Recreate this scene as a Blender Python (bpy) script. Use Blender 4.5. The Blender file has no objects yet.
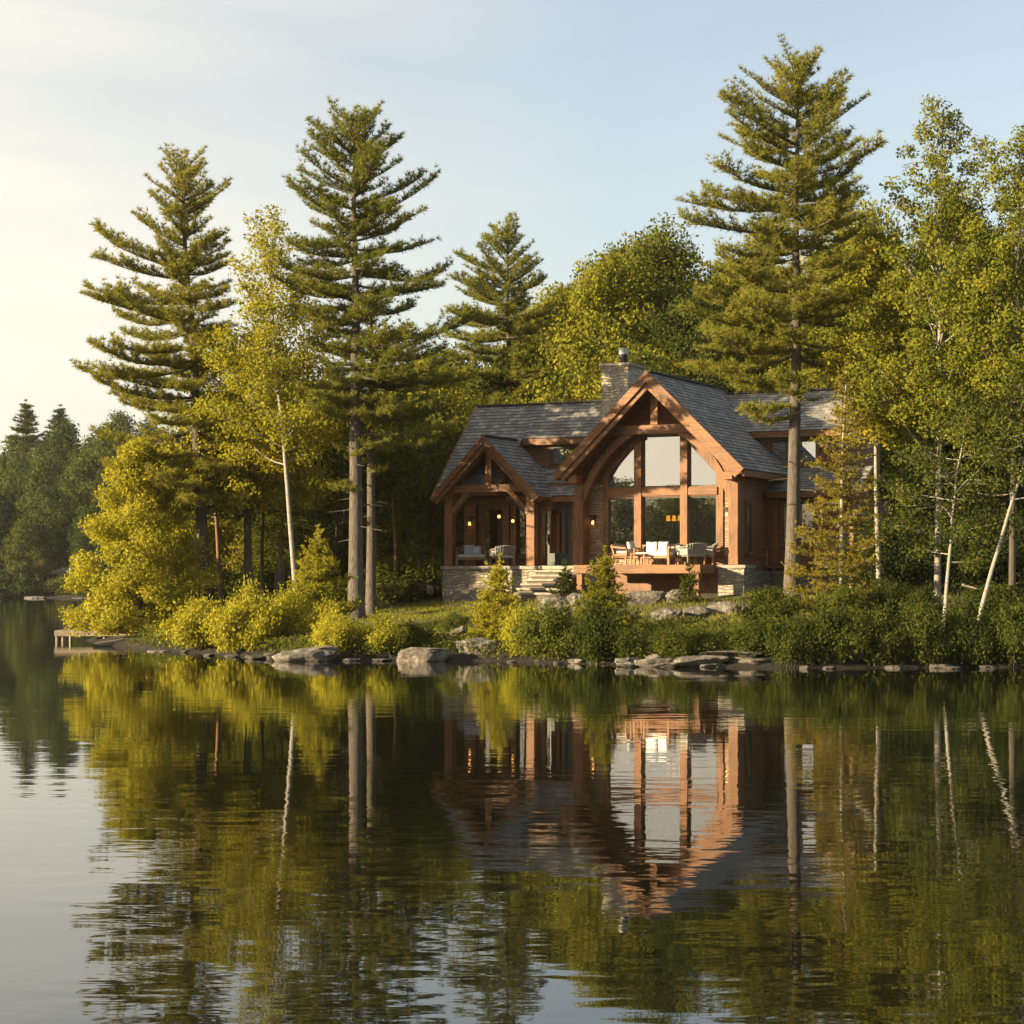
import bpy, bmesh, math, random
import numpy as np
from mathutils import Vector, Matrix
from mathutils.geometry import tessellate_polygon

# ------------------------------------------------------------------ camera, light, exposure
scn = bpy.context.scene
col = scn.collection
CAM_H, F, CX, HZ = 2.4, 2062.0, 512.0, 580.0
cam_d = bpy.data.cameras.new('camera'); cam = bpy.data.objects.new('camera', cam_d); col.objects.link(cam)
cam.location = (0, 0, CAM_H); cam.rotation_euler = (math.radians(90), 0, 0)
cam_d.sensor_width = 36; cam_d.lens = F/1024*36; cam_d.shift_y = (HZ-512)/1024
cam_d.clip_start = 0.1; cam_d.clip_end = 4000
scn.camera = cam

SUN_EL, SUN_AZ = math.radians(12.5), math.radians(247)
S = Vector((math.sin(SUN_AZ)*math.cos(SUN_EL), math.cos(SUN_AZ)*math.cos(SUN_EL), math.sin(SUN_EL)))
world = bpy.data.worlds.new('World'); scn.world = world; world.use_nodes = True
nt = world.node_tree; nt.nodes.clear()
def nn(t, kind, **kw):
    n = t.nodes.new(kind)
    for k, v in kw.items():
        if k in n.inputs.keys(): n.inputs[k].default_value = v
        else: setattr(n, k, v)
    return n
sky = nn(nt, 'ShaderNodeTexSky', sky_type='NISHITA', sun_disc=False, sun_elevation=SUN_EL, sun_rotation=SUN_AZ,
         air_density=1.0, dust_density=1.6, ozone_density=1.5)
tc = nn(nt, 'ShaderNodeTexCoord')
mp = nn(nt, 'ShaderNodeMapping'); mp.inputs['Scale'].default_value = (2.2, 2.2, 13.0)
nt.links.new(tc.outputs['Generated'], mp.inputs['Vector'])
cn = nn(nt, 'ShaderNodeTexNoise', Scale=1.5, Detail=5.0, Roughness=0.5, Distortion=0.5)
nt.links.new(mp.outputs[0], cn.inputs['Vector'])
def wmath(op, a, b, clamp=False):
    m = nn(nt, 'ShaderNodeMath', operation=op); m.use_clamp = clamp
    for i, v in enumerate((a, b)):
        if hasattr(v, 'is_linked'): nt.links.new(v, m.inputs[i])
        else: m.inputs[i].default_value = v
    return m.outputs[0]
sx = nn(nt, 'ShaderNodeSeparateXYZ'); nt.links.new(tc.outputs['Generated'], sx.inputs[0])
# thin cirrus veil: thicker towards the sunset side on the left and near the horizon
left = wmath('MULTIPLY', wmath('ADD', wmath('MULTIPLY', sx.outputs['X'], -1.0), 0.05), 1.5, True)
low = wmath('SUBTRACT', 1.0, wmath('MULTIPLY', sx.outputs['Z'], 3.2), True)
base = wmath('ADD', wmath('ADD', 0.20, wmath('MULTIPLY', left, 1.15)), wmath('MULTIPLY', low, 0.16))
wisp = wmath('MULTIPLY', wmath('SUBTRACT', cn.outputs['Fac'], 0.5), wmath('ADD', 0.2, wmath('MULTIPLY', left, 1.4)))
veil = wmath('MINIMUM', wmath('ADD', base, wisp, True), 0.93)
mx = nn(nt, 'ShaderNodeMix', data_type='RGBA'); mx.inputs['B'].default_value = (5.05, 4.65, 3.95, 1)
nt.links.new(veil, mx.inputs['Factor']); nt.links.new(sky.outputs[0], mx.inputs['A'])
bg = nn(nt, 'ShaderNodeBackground', Strength=0.071); nt.links.new(mx.outputs['Result'], bg.inputs['Color'])
wo = nn(nt, 'ShaderNodeOutputWorld'); nt.links.new(bg.outputs[0], wo.inputs['Surface'])

sd = bpy.data.lights.new('sun', 'SUN'); sd.energy = 5.0; sd.angle = math.radians(0.5); sd.color = (1.0, 0.77, 0.44)
sun = bpy.data.objects.new('sun', sd); col.objects.link(sun); sun.rotation_euler = S.to_track_quat('Z', 'Y').to_euler()
scn.view_settings.view_transform = 'Standard'; scn.view_settings.look = 'None'
scn.view_settings.exposure = 1.7; scn.view_settings.gamma = 1.0
scn.cycles.max_bounces = 7; scn.cycles.diffuse_bounces = 5; scn.cycles.glossy_bounces = 4
scn.cycles.transmission_bounces = 4; scn.cycles.transparent_max_bounces = 8
scn.cycles.use_denoising = True
scn.cycles.sample_clamp_indirect = 6.0

# ------------------------------------------------------------------ helpers
def wx(px, Y): return (px-CX)/F*Y
def wz(py, Y): return CAM_H+(HZ-py)/F*Y
def tag(o, label=None, cat=None, group=None, kind=None):
    if label: o['label'] = label
    if cat: o['category'] = cat
    if group: o['group'] = group
    if kind: o['kind'] = kind
    return o
def empty(name, loc=(0, 0, 0), rz=0.0):
    o = bpy.data.objects.new(name, None); col.objects.link(o); o.location = loc; o.rotation_euler = (0, 0, rz)
    o.empty_display_size = 0.2; return o
def link_mesh(name, me, parent=None, loc=None):
    o = bpy.data.objects.new(name, me); col.objects.link(o)
    if parent: o.parent = parent
    if loc is not None: o.location = loc
    return o
def np_mesh(name, V, faces_flat, counts, mat, smooth=False, uv=None):
    me = bpy.data.meshes.new(name); V = np.asarray(V, np.float32)
    me.vertices.add(len(V)); me.vertices.foreach_set('co', V.ravel())
    faces_flat = np.asarray(faces_flat, np.int32); counts = np.asarray(counts, np.int32)
    me.loops.add(len(faces_flat)); me.loops.foreach_set('vertex_index', faces_flat)
    me.polygons.add(len(counts)); st = np.concatenate([[0], np.cumsum(counts)[:-1]]).astype(np.int32)
    me.polygons.foreach_set('loop_start', st)
    me.polygons.foreach_set('use_smooth', np.full(len(counts), smooth))
    me.materials.append(mat)
    if uv is not None:
        l = me.uv_layers.new(name='UVMap'); l.data.foreach_set('uv', np.asarray(uv, np.float32).ravel())
    me.update(calc_edges=True); return me
class G:
    """collects boxes, beams, prisms into one mesh"""
    def __init__(s): s.v = []; s.f = []
    def add(s, vs, fs):
        b = len(s.v); s.v += [tuple(p) for p in vs]; s.f += [tuple(b+i for i in f) for f in fs]; return s
    def box(s, x0, x1, y0, y1, z0, z1):
        return s.add([(x0,y0,z0),(x1,y0,z0),(x1,y1,z0),(x0,y1,z0),(x0,y0,z1),(x1,y0,z1),(x1,y1,z1),(x0,y1,z1)],
              [(0,3,2,1),(4,5,6,7),(0,1,5,4),(1,2,6,5),(2,3,7,6),(3,0,4,7)])
    def beam(s, p, q, w, h, up=(0, 0, 1)):
        p, q = Vector(p), Vector(q); d = (q-p).normalized(); up = Vector(up)
        if abs(d.dot(up)) > 0.99: up = Vector((0, 1, 0))
        a = d.cross(up).normalized()*w/2; b = a.cross(d).normalized()*h/2
        vs = [p-a-b, p+a-b, p+a+b, p-a+b, q-a-b, q+a-b, q+a+b, q-a+b]
        return s.add(vs, [(0,3,2,1),(4,5,6,7),(0,1,5,4),(1,2,6,5),(2,3,7,6),(3,0,4,7)])
    def prism(s, poly, y0, y1, holes=()):
        """poly in (x,z), extruded along y"""
        loops = [list(poly)]+[list(h) for h in holes]
        tri = tessellate_polygon([[Vector((a, b, 0)) for a, b in L] for L in loops])
        flat = [p for L in loops for p in L]; n = len(flat)
        vs = [(a, y0, b) for a, b in flat]+[(a, y1, b) for a, b in flat]
        fs = [tuple(t) for t in tri]+[tuple(n+i for i in reversed(t)) for t in tri]
        o = 0
        for L in loops:
            m = len(L)
            for i in range(m): fs.append((o+i, o+(i+1) % m, n+o+(i+1) % m, n+o+i))
            o += m
        return s.add(vs, fs)
    def arc(s, pts, w, h, up=(0, 1, 0)):
        """curved bar: pts 3d, rect section; w along up, h across"""
        n = len(pts); P = [Vector(p) for p in pts]; up = Vector(up); vs = []; fs = []
        for i in range(n):
            d = (P[min(i+1, n-1)]-P[max(i-1, 0)]).normalized(); c = d.cross(up).normalized()*h/2; a = up*w/2
            vs += [P[i]-a-c, P[i]+a-c, P[i]+a+c, P[i]-a+c]
        for i in range(n-1):
            for k in range(4): fs.append((4*i+k, 4*i+(k+1) % 4, 4*i+4+(k+1) % 4, 4*i+4+k))
        fs += [(3,2,1,0), tuple(4*(n-1)+k for k in range(4))]
        return s.add(vs, fs)
    def cyl(s, x, y, z0, z1, r0, r1=None, n=12):
        r1 = r0 if r1 is None else r1
        vs = [(x+r0*math.cos(2*math.pi*i/n), y+r0*math.sin(2*math.pi*i/n), z0) for i in range(n)] + \
             [(x+r1*math.cos(2*math.pi*i/n), y+r1*math.sin(2*math.pi*i/n), z1) for i in range(n)]
        return s.add(vs, [(i, (i+1) % n, n+(i+1) % n, n+i) for i in range(n)]+[tuple(range(n-1, -1, -1)), tuple(range(n, 2*n))])
    def build(s, name, mat, parent=None, bevel=0.0, smooth=False, loc=None):
        me = bpy.data.meshes.new(name); me.from_pydata([tuple(p) for p in s.v], [], s.f)
        bm = bmesh.new(); bm.from_mesh(me); bmesh.ops.recalc_face_normals(bm, faces=bm.faces); bm.to_mesh(me); bm.free()
        me.materials.append(mat)
        o = link_mesh(name, me, parent, loc)
        if smooth:
            for p in me.polygons: p.use_smooth = True
        if bevel:
            m = o.modifiers.new('bevel', 'BEVEL'); m.width = bevel; m.segments = 2; m.limit_method = 'ANGLE'; m.angle_limit = math.radians(40)
        return o

# ------------------------------------------------------------------ materials
def newmat(name):
    m = bpy.data.materials.new(name); m.use_nodes = True; t = m.node_tree; t.nodes.clear()
    out = nn(t, 'ShaderNodeOutputMaterial'); return m, t, out
def ramp(t, fac, stops):
    r = nn(t, 'ShaderNodeValToRGB'); e = r.color_ramp.elements
    while len(e) < len(stops): e.new(0.5)
    for i, (p, c) in enumerate(stops): e[i].position = p; e[i].color = (*c, 1)
    t.links.new(fac, r.inputs['Fac']); return r.outputs['Color']
def coords(t, scale=(1, 1, 1), out='Object'):
    c = nn(t, 'ShaderNodeTexCoord'); m = nn(t, 'ShaderNodeMapping'); m.inputs['Scale'].default_value = scale
    t.links.new(c.outputs[out], m.inputs['Vector']); return m.outputs[0]
def noise(t, vec, scale, detail=4.0, rough=0.55, dist=0.0):
    n = nn(t, 'ShaderNodeTexNoise', Scale=scale, Detail=detail, Roughness=rough, Distortion=dist)
    if vec is not None: t.links.new(vec, n.inputs['Vector'])
    return n.outputs['Fac']
def mixc(t, fac, a, b, mode='MIX'):
    m = nn(t, 'ShaderNodeMix', data_type='RGBA', blend_type=mode)
    for s_, v in (('Factor', fac), ('A', a), ('B', b)):
        if hasattr(v, 'is_linked'): t.links.new(v, m.inputs[s_])
        elif s_ == 'Factor': m.inputs[s_].default_value = v
        else: m.inputs[s_].default_value = (*v, 1)
    return m.outputs['Result']
def math_(t, op, a, b=0.0):
    m = nn(t, 'ShaderNodeMath', operation=op)
    for i, v in enumerate((a, b)):
        if hasattr(v, 'is_linked'): t.links.new(v, m.inputs[i])
        else: m.inputs[i].default_value = v
    return m.outputs[0]
def principled(t, out, colr, rough=0.8, height=None, bump=0.3, bdist=0.02, **kw):
    p = nn(t, 'ShaderNodeBsdfPrincipled')
    if hasattr(colr, 'is_linked'): t.links.new(colr, p.inputs['Base Color'])
    else: p.inputs['Base Color'].default_value = (*colr, 1)
    if hasattr(rough, 'is_linked'): t.links.new(rough, p.inputs['Roughness'])
    else: p.inputs['Roughness'].default_value = rough
    for k, v in kw.items(): p.inputs[k.replace('_', ' ')].default_value = v
    if height is not None:
        b = nn(t, 'ShaderNodeBump', Strength=bump, Distance=bdist); t.links.new(height, b.inputs['Height'])
        t.links.new(b.outputs[0], p.inputs['Normal'])
    t.links.new(p.outputs[0], out.inputs['Surface']); return p
def m_wood(name, scale, c0, c1, rough=0.6):
    m, t, o = newmat(name); v = coords(t, scale)
    n1 = noise(t, v, 3.0, 6, 0.65, 1.2); n2 = noise(t, coords(t), 0.9, 3)
    f = math_(t, 'ADD', math_(t, 'MULTIPLY', n1, 0.7), math_(t, 'MULTIPLY', n2, 0.3))
    c = ramp(t, f, [(0.34, c0), (0.62, c1)])
    principled(t, o, c, rough, n1, 0.35, 0.01); return m
W0, W1 = (0.050, 0.018, 0.006), (0.235, 0.094, 0.026)
M_woodv = m_wood('cedar_upright', (4, 4, 0.35), W0, W1)
M_woodh = m_wood('cedar_level', (0.35, 4, 4), W0, W1)
M_woodd = m_wood('dark_soffit_wood', (1.2, 9, 1.2), (0.09, 0.036, 0.016), (0.20, 0.085, 0.036))
M_teak = m_wood('teak', (2, 6, 6), (0.16, 0.075, 0.03), (0.36, 0.18, 0.085))
M_grey_wood = m_wood('weathered_wood', (1.0, 7, 7), (0.11, 0.09, 0.07), (0.30, 0.245, 0.185), 0.85)
def m_clap(name, c0, c1, pitch=0.16):
    """horizontal lapped boards / shingle siding"""
    m, t, o = newmat(name); c = nn(t, 'ShaderNodeTexCoord'); s = nn(t, 'ShaderNodeSeparateXYZ'); t.links.new(c.outputs['Object'], s.inputs[0])
    h = math_(t, 'ADD', s.outputs['X'], s.outputs['Y']); cb = nn(t, 'ShaderNodeCombineXYZ'); t.links.new(h, cb.inputs[0]); t.links.new(s.outputs['Z'], cb.inputs[1])
    b = nn(t, 'ShaderNodeTexBrick', Scale=1.0); b.inputs['Brick Width'].default_value = 0.55; b.inputs['Row Height'].default_value = pitch
    b.inputs['Mortar Size'].default_value = 0.008; b.inputs['Mortar Smooth'].default_value = 0.3
    b.inputs['Color1'].default_value = (*c0, 1); b.inputs['Color2'].default_value = (*c1, 1); b.inputs['Mortar'].default_value = (0.03, 0.015, 0.008, 1)
    t.links.new(cb.outputs[0], b.inputs['Vector'])
    n = noise(t, coords(t, (2, 2, 12)), 4, 5); cc = mixc(t, 0.45, b.outputs['Color'], ramp(t, n, [(0.3, c0), (0.7, c1)]))
    saw = math_(t, 'FRACT', math_(t, 'DIVIDE', s.outputs['Z'], pitch))
    hh = math_(t, 'SUBTRACT', math_(t, 'MULTIPLY', n, 0.3), math_(t, 'ADD', saw, math_(t, 'MULTIPLY', b.outputs['Fac'], 0.6)))
    principled(t, o, cc, 0.75, hh, 0.6, 0.03); return m
M_siding = m_clap('cedar_siding', (0.115, 0.046, 0.021), (0.24, 0.10, 0.048))
M_gable = m_clap('gable_boards', (0.13, 0.05, 0.022), (0.24, 0.10, 0.045), 0.2)
def m_stone(name, stops, bw=0.36, rh=0.105, mortar=(0.10, 0.085, 0.07)):
    m, t, o = newmat(name); c = nn(t, 'ShaderNodeTexCoord'); s = nn(t, 'ShaderNodeSeparateXYZ'); t.links.new(c.outputs['Object'], s.inputs[0])
    nz = nn(t, 'ShaderNodeTexNoise', Scale=2.2, Detail=2.0); t.links.new(c.outputs['Object'], nz.inputs['Vector'])
    h = math_(t, 'ADD', math_(t, 'ADD', s.outputs['X'], s.outputs['Y']), math_(t, 'MULTIPLY', nz.outputs['Fac'], 0.5))
    z = math_(t, 'ADD', s.outputs['Z'], math_(t, 'MULTIPLY', nz.outputs['Fac'], 0.30))
    cb = nn(t, 'ShaderNodeCombineXYZ'); t.links.new(h, cb.inputs[0]); t.links.new(z, cb.inputs[1])
    b = nn(t, 'ShaderNodeTexBrick', Scale=1.0, offset=0.37, squash=0.6, squash_frequency=3)
    b.inputs['Brick Width'].default_value = bw; b.inputs['Row Height'].default_value = rh
    b.inputs['Mortar Size'].default_value = 0.012; b.inputs['Mortar Smooth'].default_value = 0.4; b.inputs['Bias'].default_value = 0.0
    b.inputs['Color1'].default_value = (0, 0, 0, 1); b.inputs['Color2'].default_value = (1, 1, 1, 1); b.inputs['Mortar'].default_value = (0.5, 0.5, 0.5, 1)
    t.links.new(cb.outputs[0], b.inputs['Vector'])
    cc = ramp(t, b.outputs['Color'], stops)
    n = noise(t, c.outputs['Object'], 9, 6, 0.7); cc = mixc(t, 0.35, cc, ramp(t, n, [(0.3, stops[0][1]), (0.7, stops[-1][1])]))
    cc = mixc(t, b.outputs['Fac'], cc, mortar)
    hh = math_(t, 'SUBTRACT', math_(t, 'MULTIPLY', n, 0.6), b.outputs['Fac'])
    principled(t, o, cc, 0.85, hh, 0.8, 0.03); return m
M_stone = m_stone('ledge_stone_grey', [(0.0, (0.13, 0.115, 0.10)), (0.4, (0.22, 0.205, 0.18)), (0.7, (0.30, 0.24, 0.165)), (1.0, (0.40, 0.37, 0.32))])
M_stonew = m_stone('ledge_stone_warm', [(0.0, (0.20, 0.10, 0.055)), (0.4, (0.30, 0.17, 0.09)), (0.75, (0.38, 0.25, 0.15)), (1.0, (0.44, 0.36, 0.26))], 0.42, 0.095)
def m_plainstone(name, c0, c1, scale=5):
    m, t, o = newmat(name); n = noise(t, coords(t), scale, 7, 0.65)
    principled(t, o, ramp(t, n, [(0.3, c0), (0.72, c1)]), 0.85, n, 0.4, 0.02); return m
M_chim = m_stone('ledge_stone_tan_sunlit', [(0.0, (0.28, 0.24, 0.18)), (0.4, (0.42, 0.37, 0.29)), (0.7, (0.50, 0.40, 0.25)), (1.0, (0.62, 0.57, 0.47))])  # tan stone, lightened in colour to stand for sunlight the pine keeps off
M_slab = m_plainstone('bluestone_slab', (0.16, 0.145, 0.125), (0.36, 0.33, 0.28))
def m_roof(name):
    m, t, o = newmat(name); uv = nn(t, 'ShaderNodeTexCoord')
    b = nn(t, 'ShaderNodeTexBrick', Scale=1.0, offset=0.43); b.inputs['Brick Width'].default_value = 0.30; b.inputs['Row Height'].default_value = 0.2
    b.inputs['Mortar Size'].default_value = 0.008; b.inputs['Color1'].default_value = (0, 0, 0, 1); b.inputs['Color2'].default_value = (1, 1, 1, 1); b.inputs['Mortar'].default_value = (0.1, 0.1, 0.1, 1)
    t.links.new(uv.outputs['UV'], b.inputs['Vector'])
    n = noise(t, coords(t), 1.1, 5, 0.6); n2 = noise(t, coords(t), 25, 3, 0.6)
    f = math_(t, 'ADD', math_(t, 'MULTIPLY', b.outputs['Color'], 0.45), math_(t, 'ADD', math_(t, 'MULTIPLY', n, 0.35), math_(t, 'MULTIPLY', n2, 0.2)))
    c = ramp(t, f, [(0.22, (0.11, 0.107, 0.107)), (0.5, (0.18, 0.175, 0.17)), (0.75, (0.29, 0.275, 0.255))])
    c = mixc(t, math_(t, 'MULTIPLY', b.outputs['Fac'], 0.8), c, (0.03, 0.03, 0.03))
    principled(t, o, c, 0.9, math_(t, 'SUBTRACT', n2, b.outputs['Fac']), 0.5, 0.02); return m
M_roof = m_roof('slate_shingles')
def m_plain(name, c, rough=0.6, metal=0.0, bumpscale=None):
    m, t, o = newmat(name)
    n = noise(t, coords(t), bumpscale or 14, 4)
    cc = mixc(t, n, tuple(x*0.78 for x in c), tuple(min(1, x*1.18) for x in c))
    principled(t, o, cc, rough, n, 0.15, 0.01, Metallic=metal); return m
M_dark = m_plain('dark_green_paint', (0.028, 0.040, 0.036), 0.45)
M_black = m_plain('black_iron', (0.02, 0.02, 0.02), 0.5, 0.6)
M_metal = m_plain('galvanised', (0.42, 0.41, 0.40), 0.55, 0.3)
M_white = m_plain('white_cushion', (0.72, 0.72, 0.72), 0.95, 0, 30)
M_pillow = m_plain('pale_pillow', (0.76, 0.76, 0.78), 0.95, 0, 30)
M_greycush = m_plain('grey_cushion', (0.36, 0.37, 0.39), 0.95, 0, 30)
M_room = m_plain('interior_boards', (0.10, 0.055, 0.03), 0.8)
def m_wicker(name, c0, c1):
    m, t, o = newmat(name)
    w = nn(t, 'ShaderNodeTexWave', Scale=14.0, Distortion=2.0); t.links.new(coords(t), w.inputs['Vector']); n = noise(t, coords(t), 30, 3)
    f = math_(t, 'MULTIPLY', w.outputs['Fac'], n); principled(t, o, ramp(t, f, [(0.1, c0), (0.5, c1)]), 0.8, f, 0.7, 0.02); return m
M_wick = m_wicker('grey_wicker', (0.14, 0.135, 0.13), (0.44, 0.42, 0.38))
M_wickb = m_wicker('brown_wicker', (0.12, 0.07, 0.04), (0.34, 0.20, 0.12))
def m_emit(name, c, s):
    m, t, o = newmat(name); e = nn(t, 'ShaderNodeEmission', Strength=s); e.inputs['Color'].default_value = (*c, 1)
    t.links.new(e.outputs[0], o.inputs['Surface']); return m
M_bulb = m_emit('warm_bulb', (1.0, 0.48, 0.12), 1.5)
M_shade = m_emit('lit_amber_shade', (1.0, 0.36, 0.02), 0.75)
def m_glass(name, refl):
    m, t, o = newmat(name); g = nn(t, 'ShaderNodeBsdfGlossy', Roughness=0.0); g.inputs['Color'].default_value = (0.95, 0.96, 0.95, 1)
    n = noise(t, coords(t), 0.5, 1); b = nn(t, 'ShaderNodeBump', Strength=0.04, Distance=0.02); t.links.new(n, b.inputs['Height']); t.links.new(b.outputs[0], g.inputs['Normal'])
    tr = nn(t, 'ShaderNodeBsdfTransparent'); tr.inputs['Color'].default_value = (0.75, 0.78, 0.76, 1)
    x = nn(t, 'ShaderNodeMixShader'); x.inputs[0].default_value = refl
    t.links.new(tr.outputs[0], x.inputs[1]); t.links.new(g.outputs[0], x.inputs[2]); t.links.new(x.outputs[0], o.inputs['Surface']); return m
M_glass = m_glass('coated_window_glass', 0.5)
M_glass2 = m_glass('clear_window_glass', 0.22)
def m_leaf(name, stops, trans=0.35, objvar=0.25):
    """leaf colour varies leaf to leaf, clump to clump, tree to tree"""
    m, t, o = newmat(name); g = nn(t, 'ShaderNodeNewGeometry'); oi = nn(t, 'ShaderNodeObjectInfo')
    n = noise(t, coords(t), 0.9, 3)
    f = math_(t, 'ADD', math_(t, 'MULTIPLY', g.outputs['Random Per Island'], 0.30), math_(t, 'MULTIPLY', n, 0.70))
    f = math_(t, 'ADD', f, math_(t, 'MULTIPLY', math_(t, 'SUBTRACT', oi.outputs['Random'], 0.5), objvar))
    c = ramp(t, f, stops)
    d = nn(t, 'ShaderNodeBsdfDiffuse'); t.links.new(c, d.inputs['Color'])
    tr = nn(t, 'ShaderNodeBsdfTranslucent'); t.links.new(mixc(t, 1.0, c, (1.25, 1.2, 0.7), 'MULTIPLY'), tr.inputs['Color'])
    x = nn(t, 'ShaderNodeMixShader'); x.inputs[0].default_value = trans
    t.links.new(d.outputs[0], x.inputs[1]); t.links.new(tr.outputs[0], x.inputs[2])
    t.links.new(x.outputs[0], o.inputs['Surface']); return m
L_yellow = m_leaf('golden_green_leaves', [(0.2, (0.175, 0.185, 0.024)), (0.5, (0.295, 0.28, 0.032)), (0.8, (0.41, 0.355, 0.04))], 0.4)
L_mid = m_leaf('mid_green_leaves', [(0.2, (0.048, 0.070, 0.015)), (0.5, (0.092, 0.110, 0.020)), (0.8, (0.17, 0.162, 0.026))], 0.4)
L_gold = m_leaf('gold_tinged_leaves', [(0.2, (0.090, 0.118, 0.020)), (0.5, (0.20, 0.20, 0.027)), (0.8, (0.38, 0.31, 0.036))], 0.4)
L_dark = m_leaf('dark_green_shade_leaves', [(0.2, (0.030, 0.045, 0.012)), (0.5, (0.055, 0.072, 0.016)), (0.8, (0.10, 0.105, 0.020))])  # dark green leaves, their colour deepened to carry shade on the right side
L_deep = m_leaf('shaded_hemlock_needles', [(0.2, (0.016, 0.026, 0.009)), (0.5, (0.030, 0.043, 0.013)), (0.8, (0.055, 0.066, 0.017))], 0.2)  # dark conifer green, blackened further in place of unlit gaps between right-hand trees
L_pine = m_leaf('pine_needles', [(0.2, (0.105, 0.128, 0.030)), (0.5, (0.205, 0.208, 0.042)), (0.8, (0.33, 0.29, 0.052))], 0.4)
L_far = m_leaf('far_leaves', [(0.2, (0.036, 0.058, 0.018)), (0.5, (0.062, 0.086, 0.024)), (0.8, (0.11, 0.12, 0.030))], 0.3, 0.5)
L_larch = m_leaf('russet_needles', [(0.15, (0.12, 0.13, 0.022)), (0.45, (0.22, 0.19, 0.028)), (0.7, (0.29, 0.21, 0.035)), (0.85, (0.28, 0.12, 0.05))])
L_grass = m_leaf('grass_blades', [(0.2, (0.10, 0.125, 0.022)), (0.5, (0.17, 0.185, 0.028)), (0.8, (0.28, 0.25, 0.045))])
def m_bark(name, stops, sc=(7, 7, 1.3), bump=0.9):
    m, t, o = newmat(name); n = noise(t, coords(t, sc), 3.0, 6, 0.7, 0.6)
    principled(t, o, ramp(t, n, stops), 0.9, n, bump, 0.04); return m
B_pine = m_bark('pine_bark', [(0.35, (0.035, 0.029, 0.025)), (0.55, (0.10, 0.085, 0.073)), (0.75, (0.17, 0.145, 0.125))])
B_red = m_bark('reddish_bark', [(0.3, (0.08, 0.045, 0.03)), (0.6, (0.20, 0.11, 0.07)), (0.8, (0.28, 0.17, 0.11))])
B_dark = m_bark('dark_bark', [(0.3, (0.035, 0.028, 0.022)), (0.7, (0.11, 0.09, 0.07))])
B_birch = m_bark('birch_bark', [(0.30, (0.07, 0.06, 0.05)), (0.42, (0.20, 0.185, 0.16)), (0.7, (0.33, 0.315, 0.28))], (2.0, 2.0, 7.0), 0.3)
def m_rock():
    m, t, o = newmat('lichened_granite'); v = coords(t)
    n = noise(t, v, 2.4, 9, 0.74); n2 = noise(t, v, 13, 6, 0.75); oi = nn(t, 'ShaderNodeObjectInfo')
    f = math_(t, 'ADD', math_(t, 'MULTIPLY', n, 0.6), math_(t, 'MULTIPLY', n2, 0.4))
    c = ramp(t, f, [(0.32, (0.03, 0.027, 0.024)), (0.44, (0.085, 0.078, 0.071)), (0.57, (0.155, 0.145, 0.131)), (0.72, (0.29, 0.278, 0.255))])
    n3 = noise(t, v, 4.5, 9, 0.8); c = mixc(t, math_(t, 'MULTIPLY', ramp(t, n3, [(0.52, (0, 0, 0)), (0.58, (1, 1, 1))]), 0.6), c, (0.40, 0.385, 0.345))
    c = mixc(t, math_(t, 'MULTIPLY', oi.outputs['Random'], 0.35), c, (0.14, 0.105, 0.08))
    principled(t, o, c, 0.9, f, 1.0, 0.14); return m
M_rock = m_rock()
M_wet = m_plainstone('wet_stone', (0.018, 0.016, 0.014), (0.10, 0.09, 0.078), 9)
# ------------------------------------------------------------------ ground and water
def shore_pt(px, py):
    Y = CAM_H*F/(py-HZ); return (wx(px, Y), Y)
SHORE = [shore_pt(*p) for p in [(84, 641), (110, 646), (150, 650), (200, 653), (255, 657), (300, 660), (350, 661), (400, 660.5),
         (460, 661), (520, 662), (580, 664), (640, 666), (700, 667), (770, 668), (850, 668), (930, 668), (1030, 667), (1150, 668)]]
LAND = SHORE+[(34, 60), (48, 62), (70, 70), (95, 95), (110, 160), (110, 300), (30, 300), (10, 230), (-3, 165), (-10, 130), (-15, 108), (-17.6, 92)]
LA = np.array(LAND)
def land_sd(P):
    """signed distance to the near land's shoreline, positive inland"""
    A, B = LA, np.roll(LA, -1, 0); best = np.full(len(P), 1e9); ins = np.zeros(len(P), bool)
    for a, b in zip(A, B):
        ab = b-a; ap = P-a; tt = np.clip((ap@ab)/(ab@ab), 0, 1)
        best = np.minimum(best, np.linalg.norm(ap-tt[:, None]*ab, axis=1))
        c = ((a[1] > P[:, 1]) != (b[1] > P[:, 1]))
        with np.errstate(divide='ignore', invalid='ignore'):
            xi = (b[0]-a[0])*(P[:, 1]-a[1])/(b[1]-a[1])+a[0]
        ins ^= c & (P[:, 0] < xi)
    return np.where(ins, best, -best)
def wob(x, y, s, seed=0.0):
    return (np.sin(x*s+1.3+seed)*np.cos(y*s*1.17+0.7*seed)+0.6*np.sin(x*s*2.3+y*s*1.9+seed*2.1)+0.35*np.cos(x*s*4.1-y*s*3.7+seed))/1.95
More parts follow.
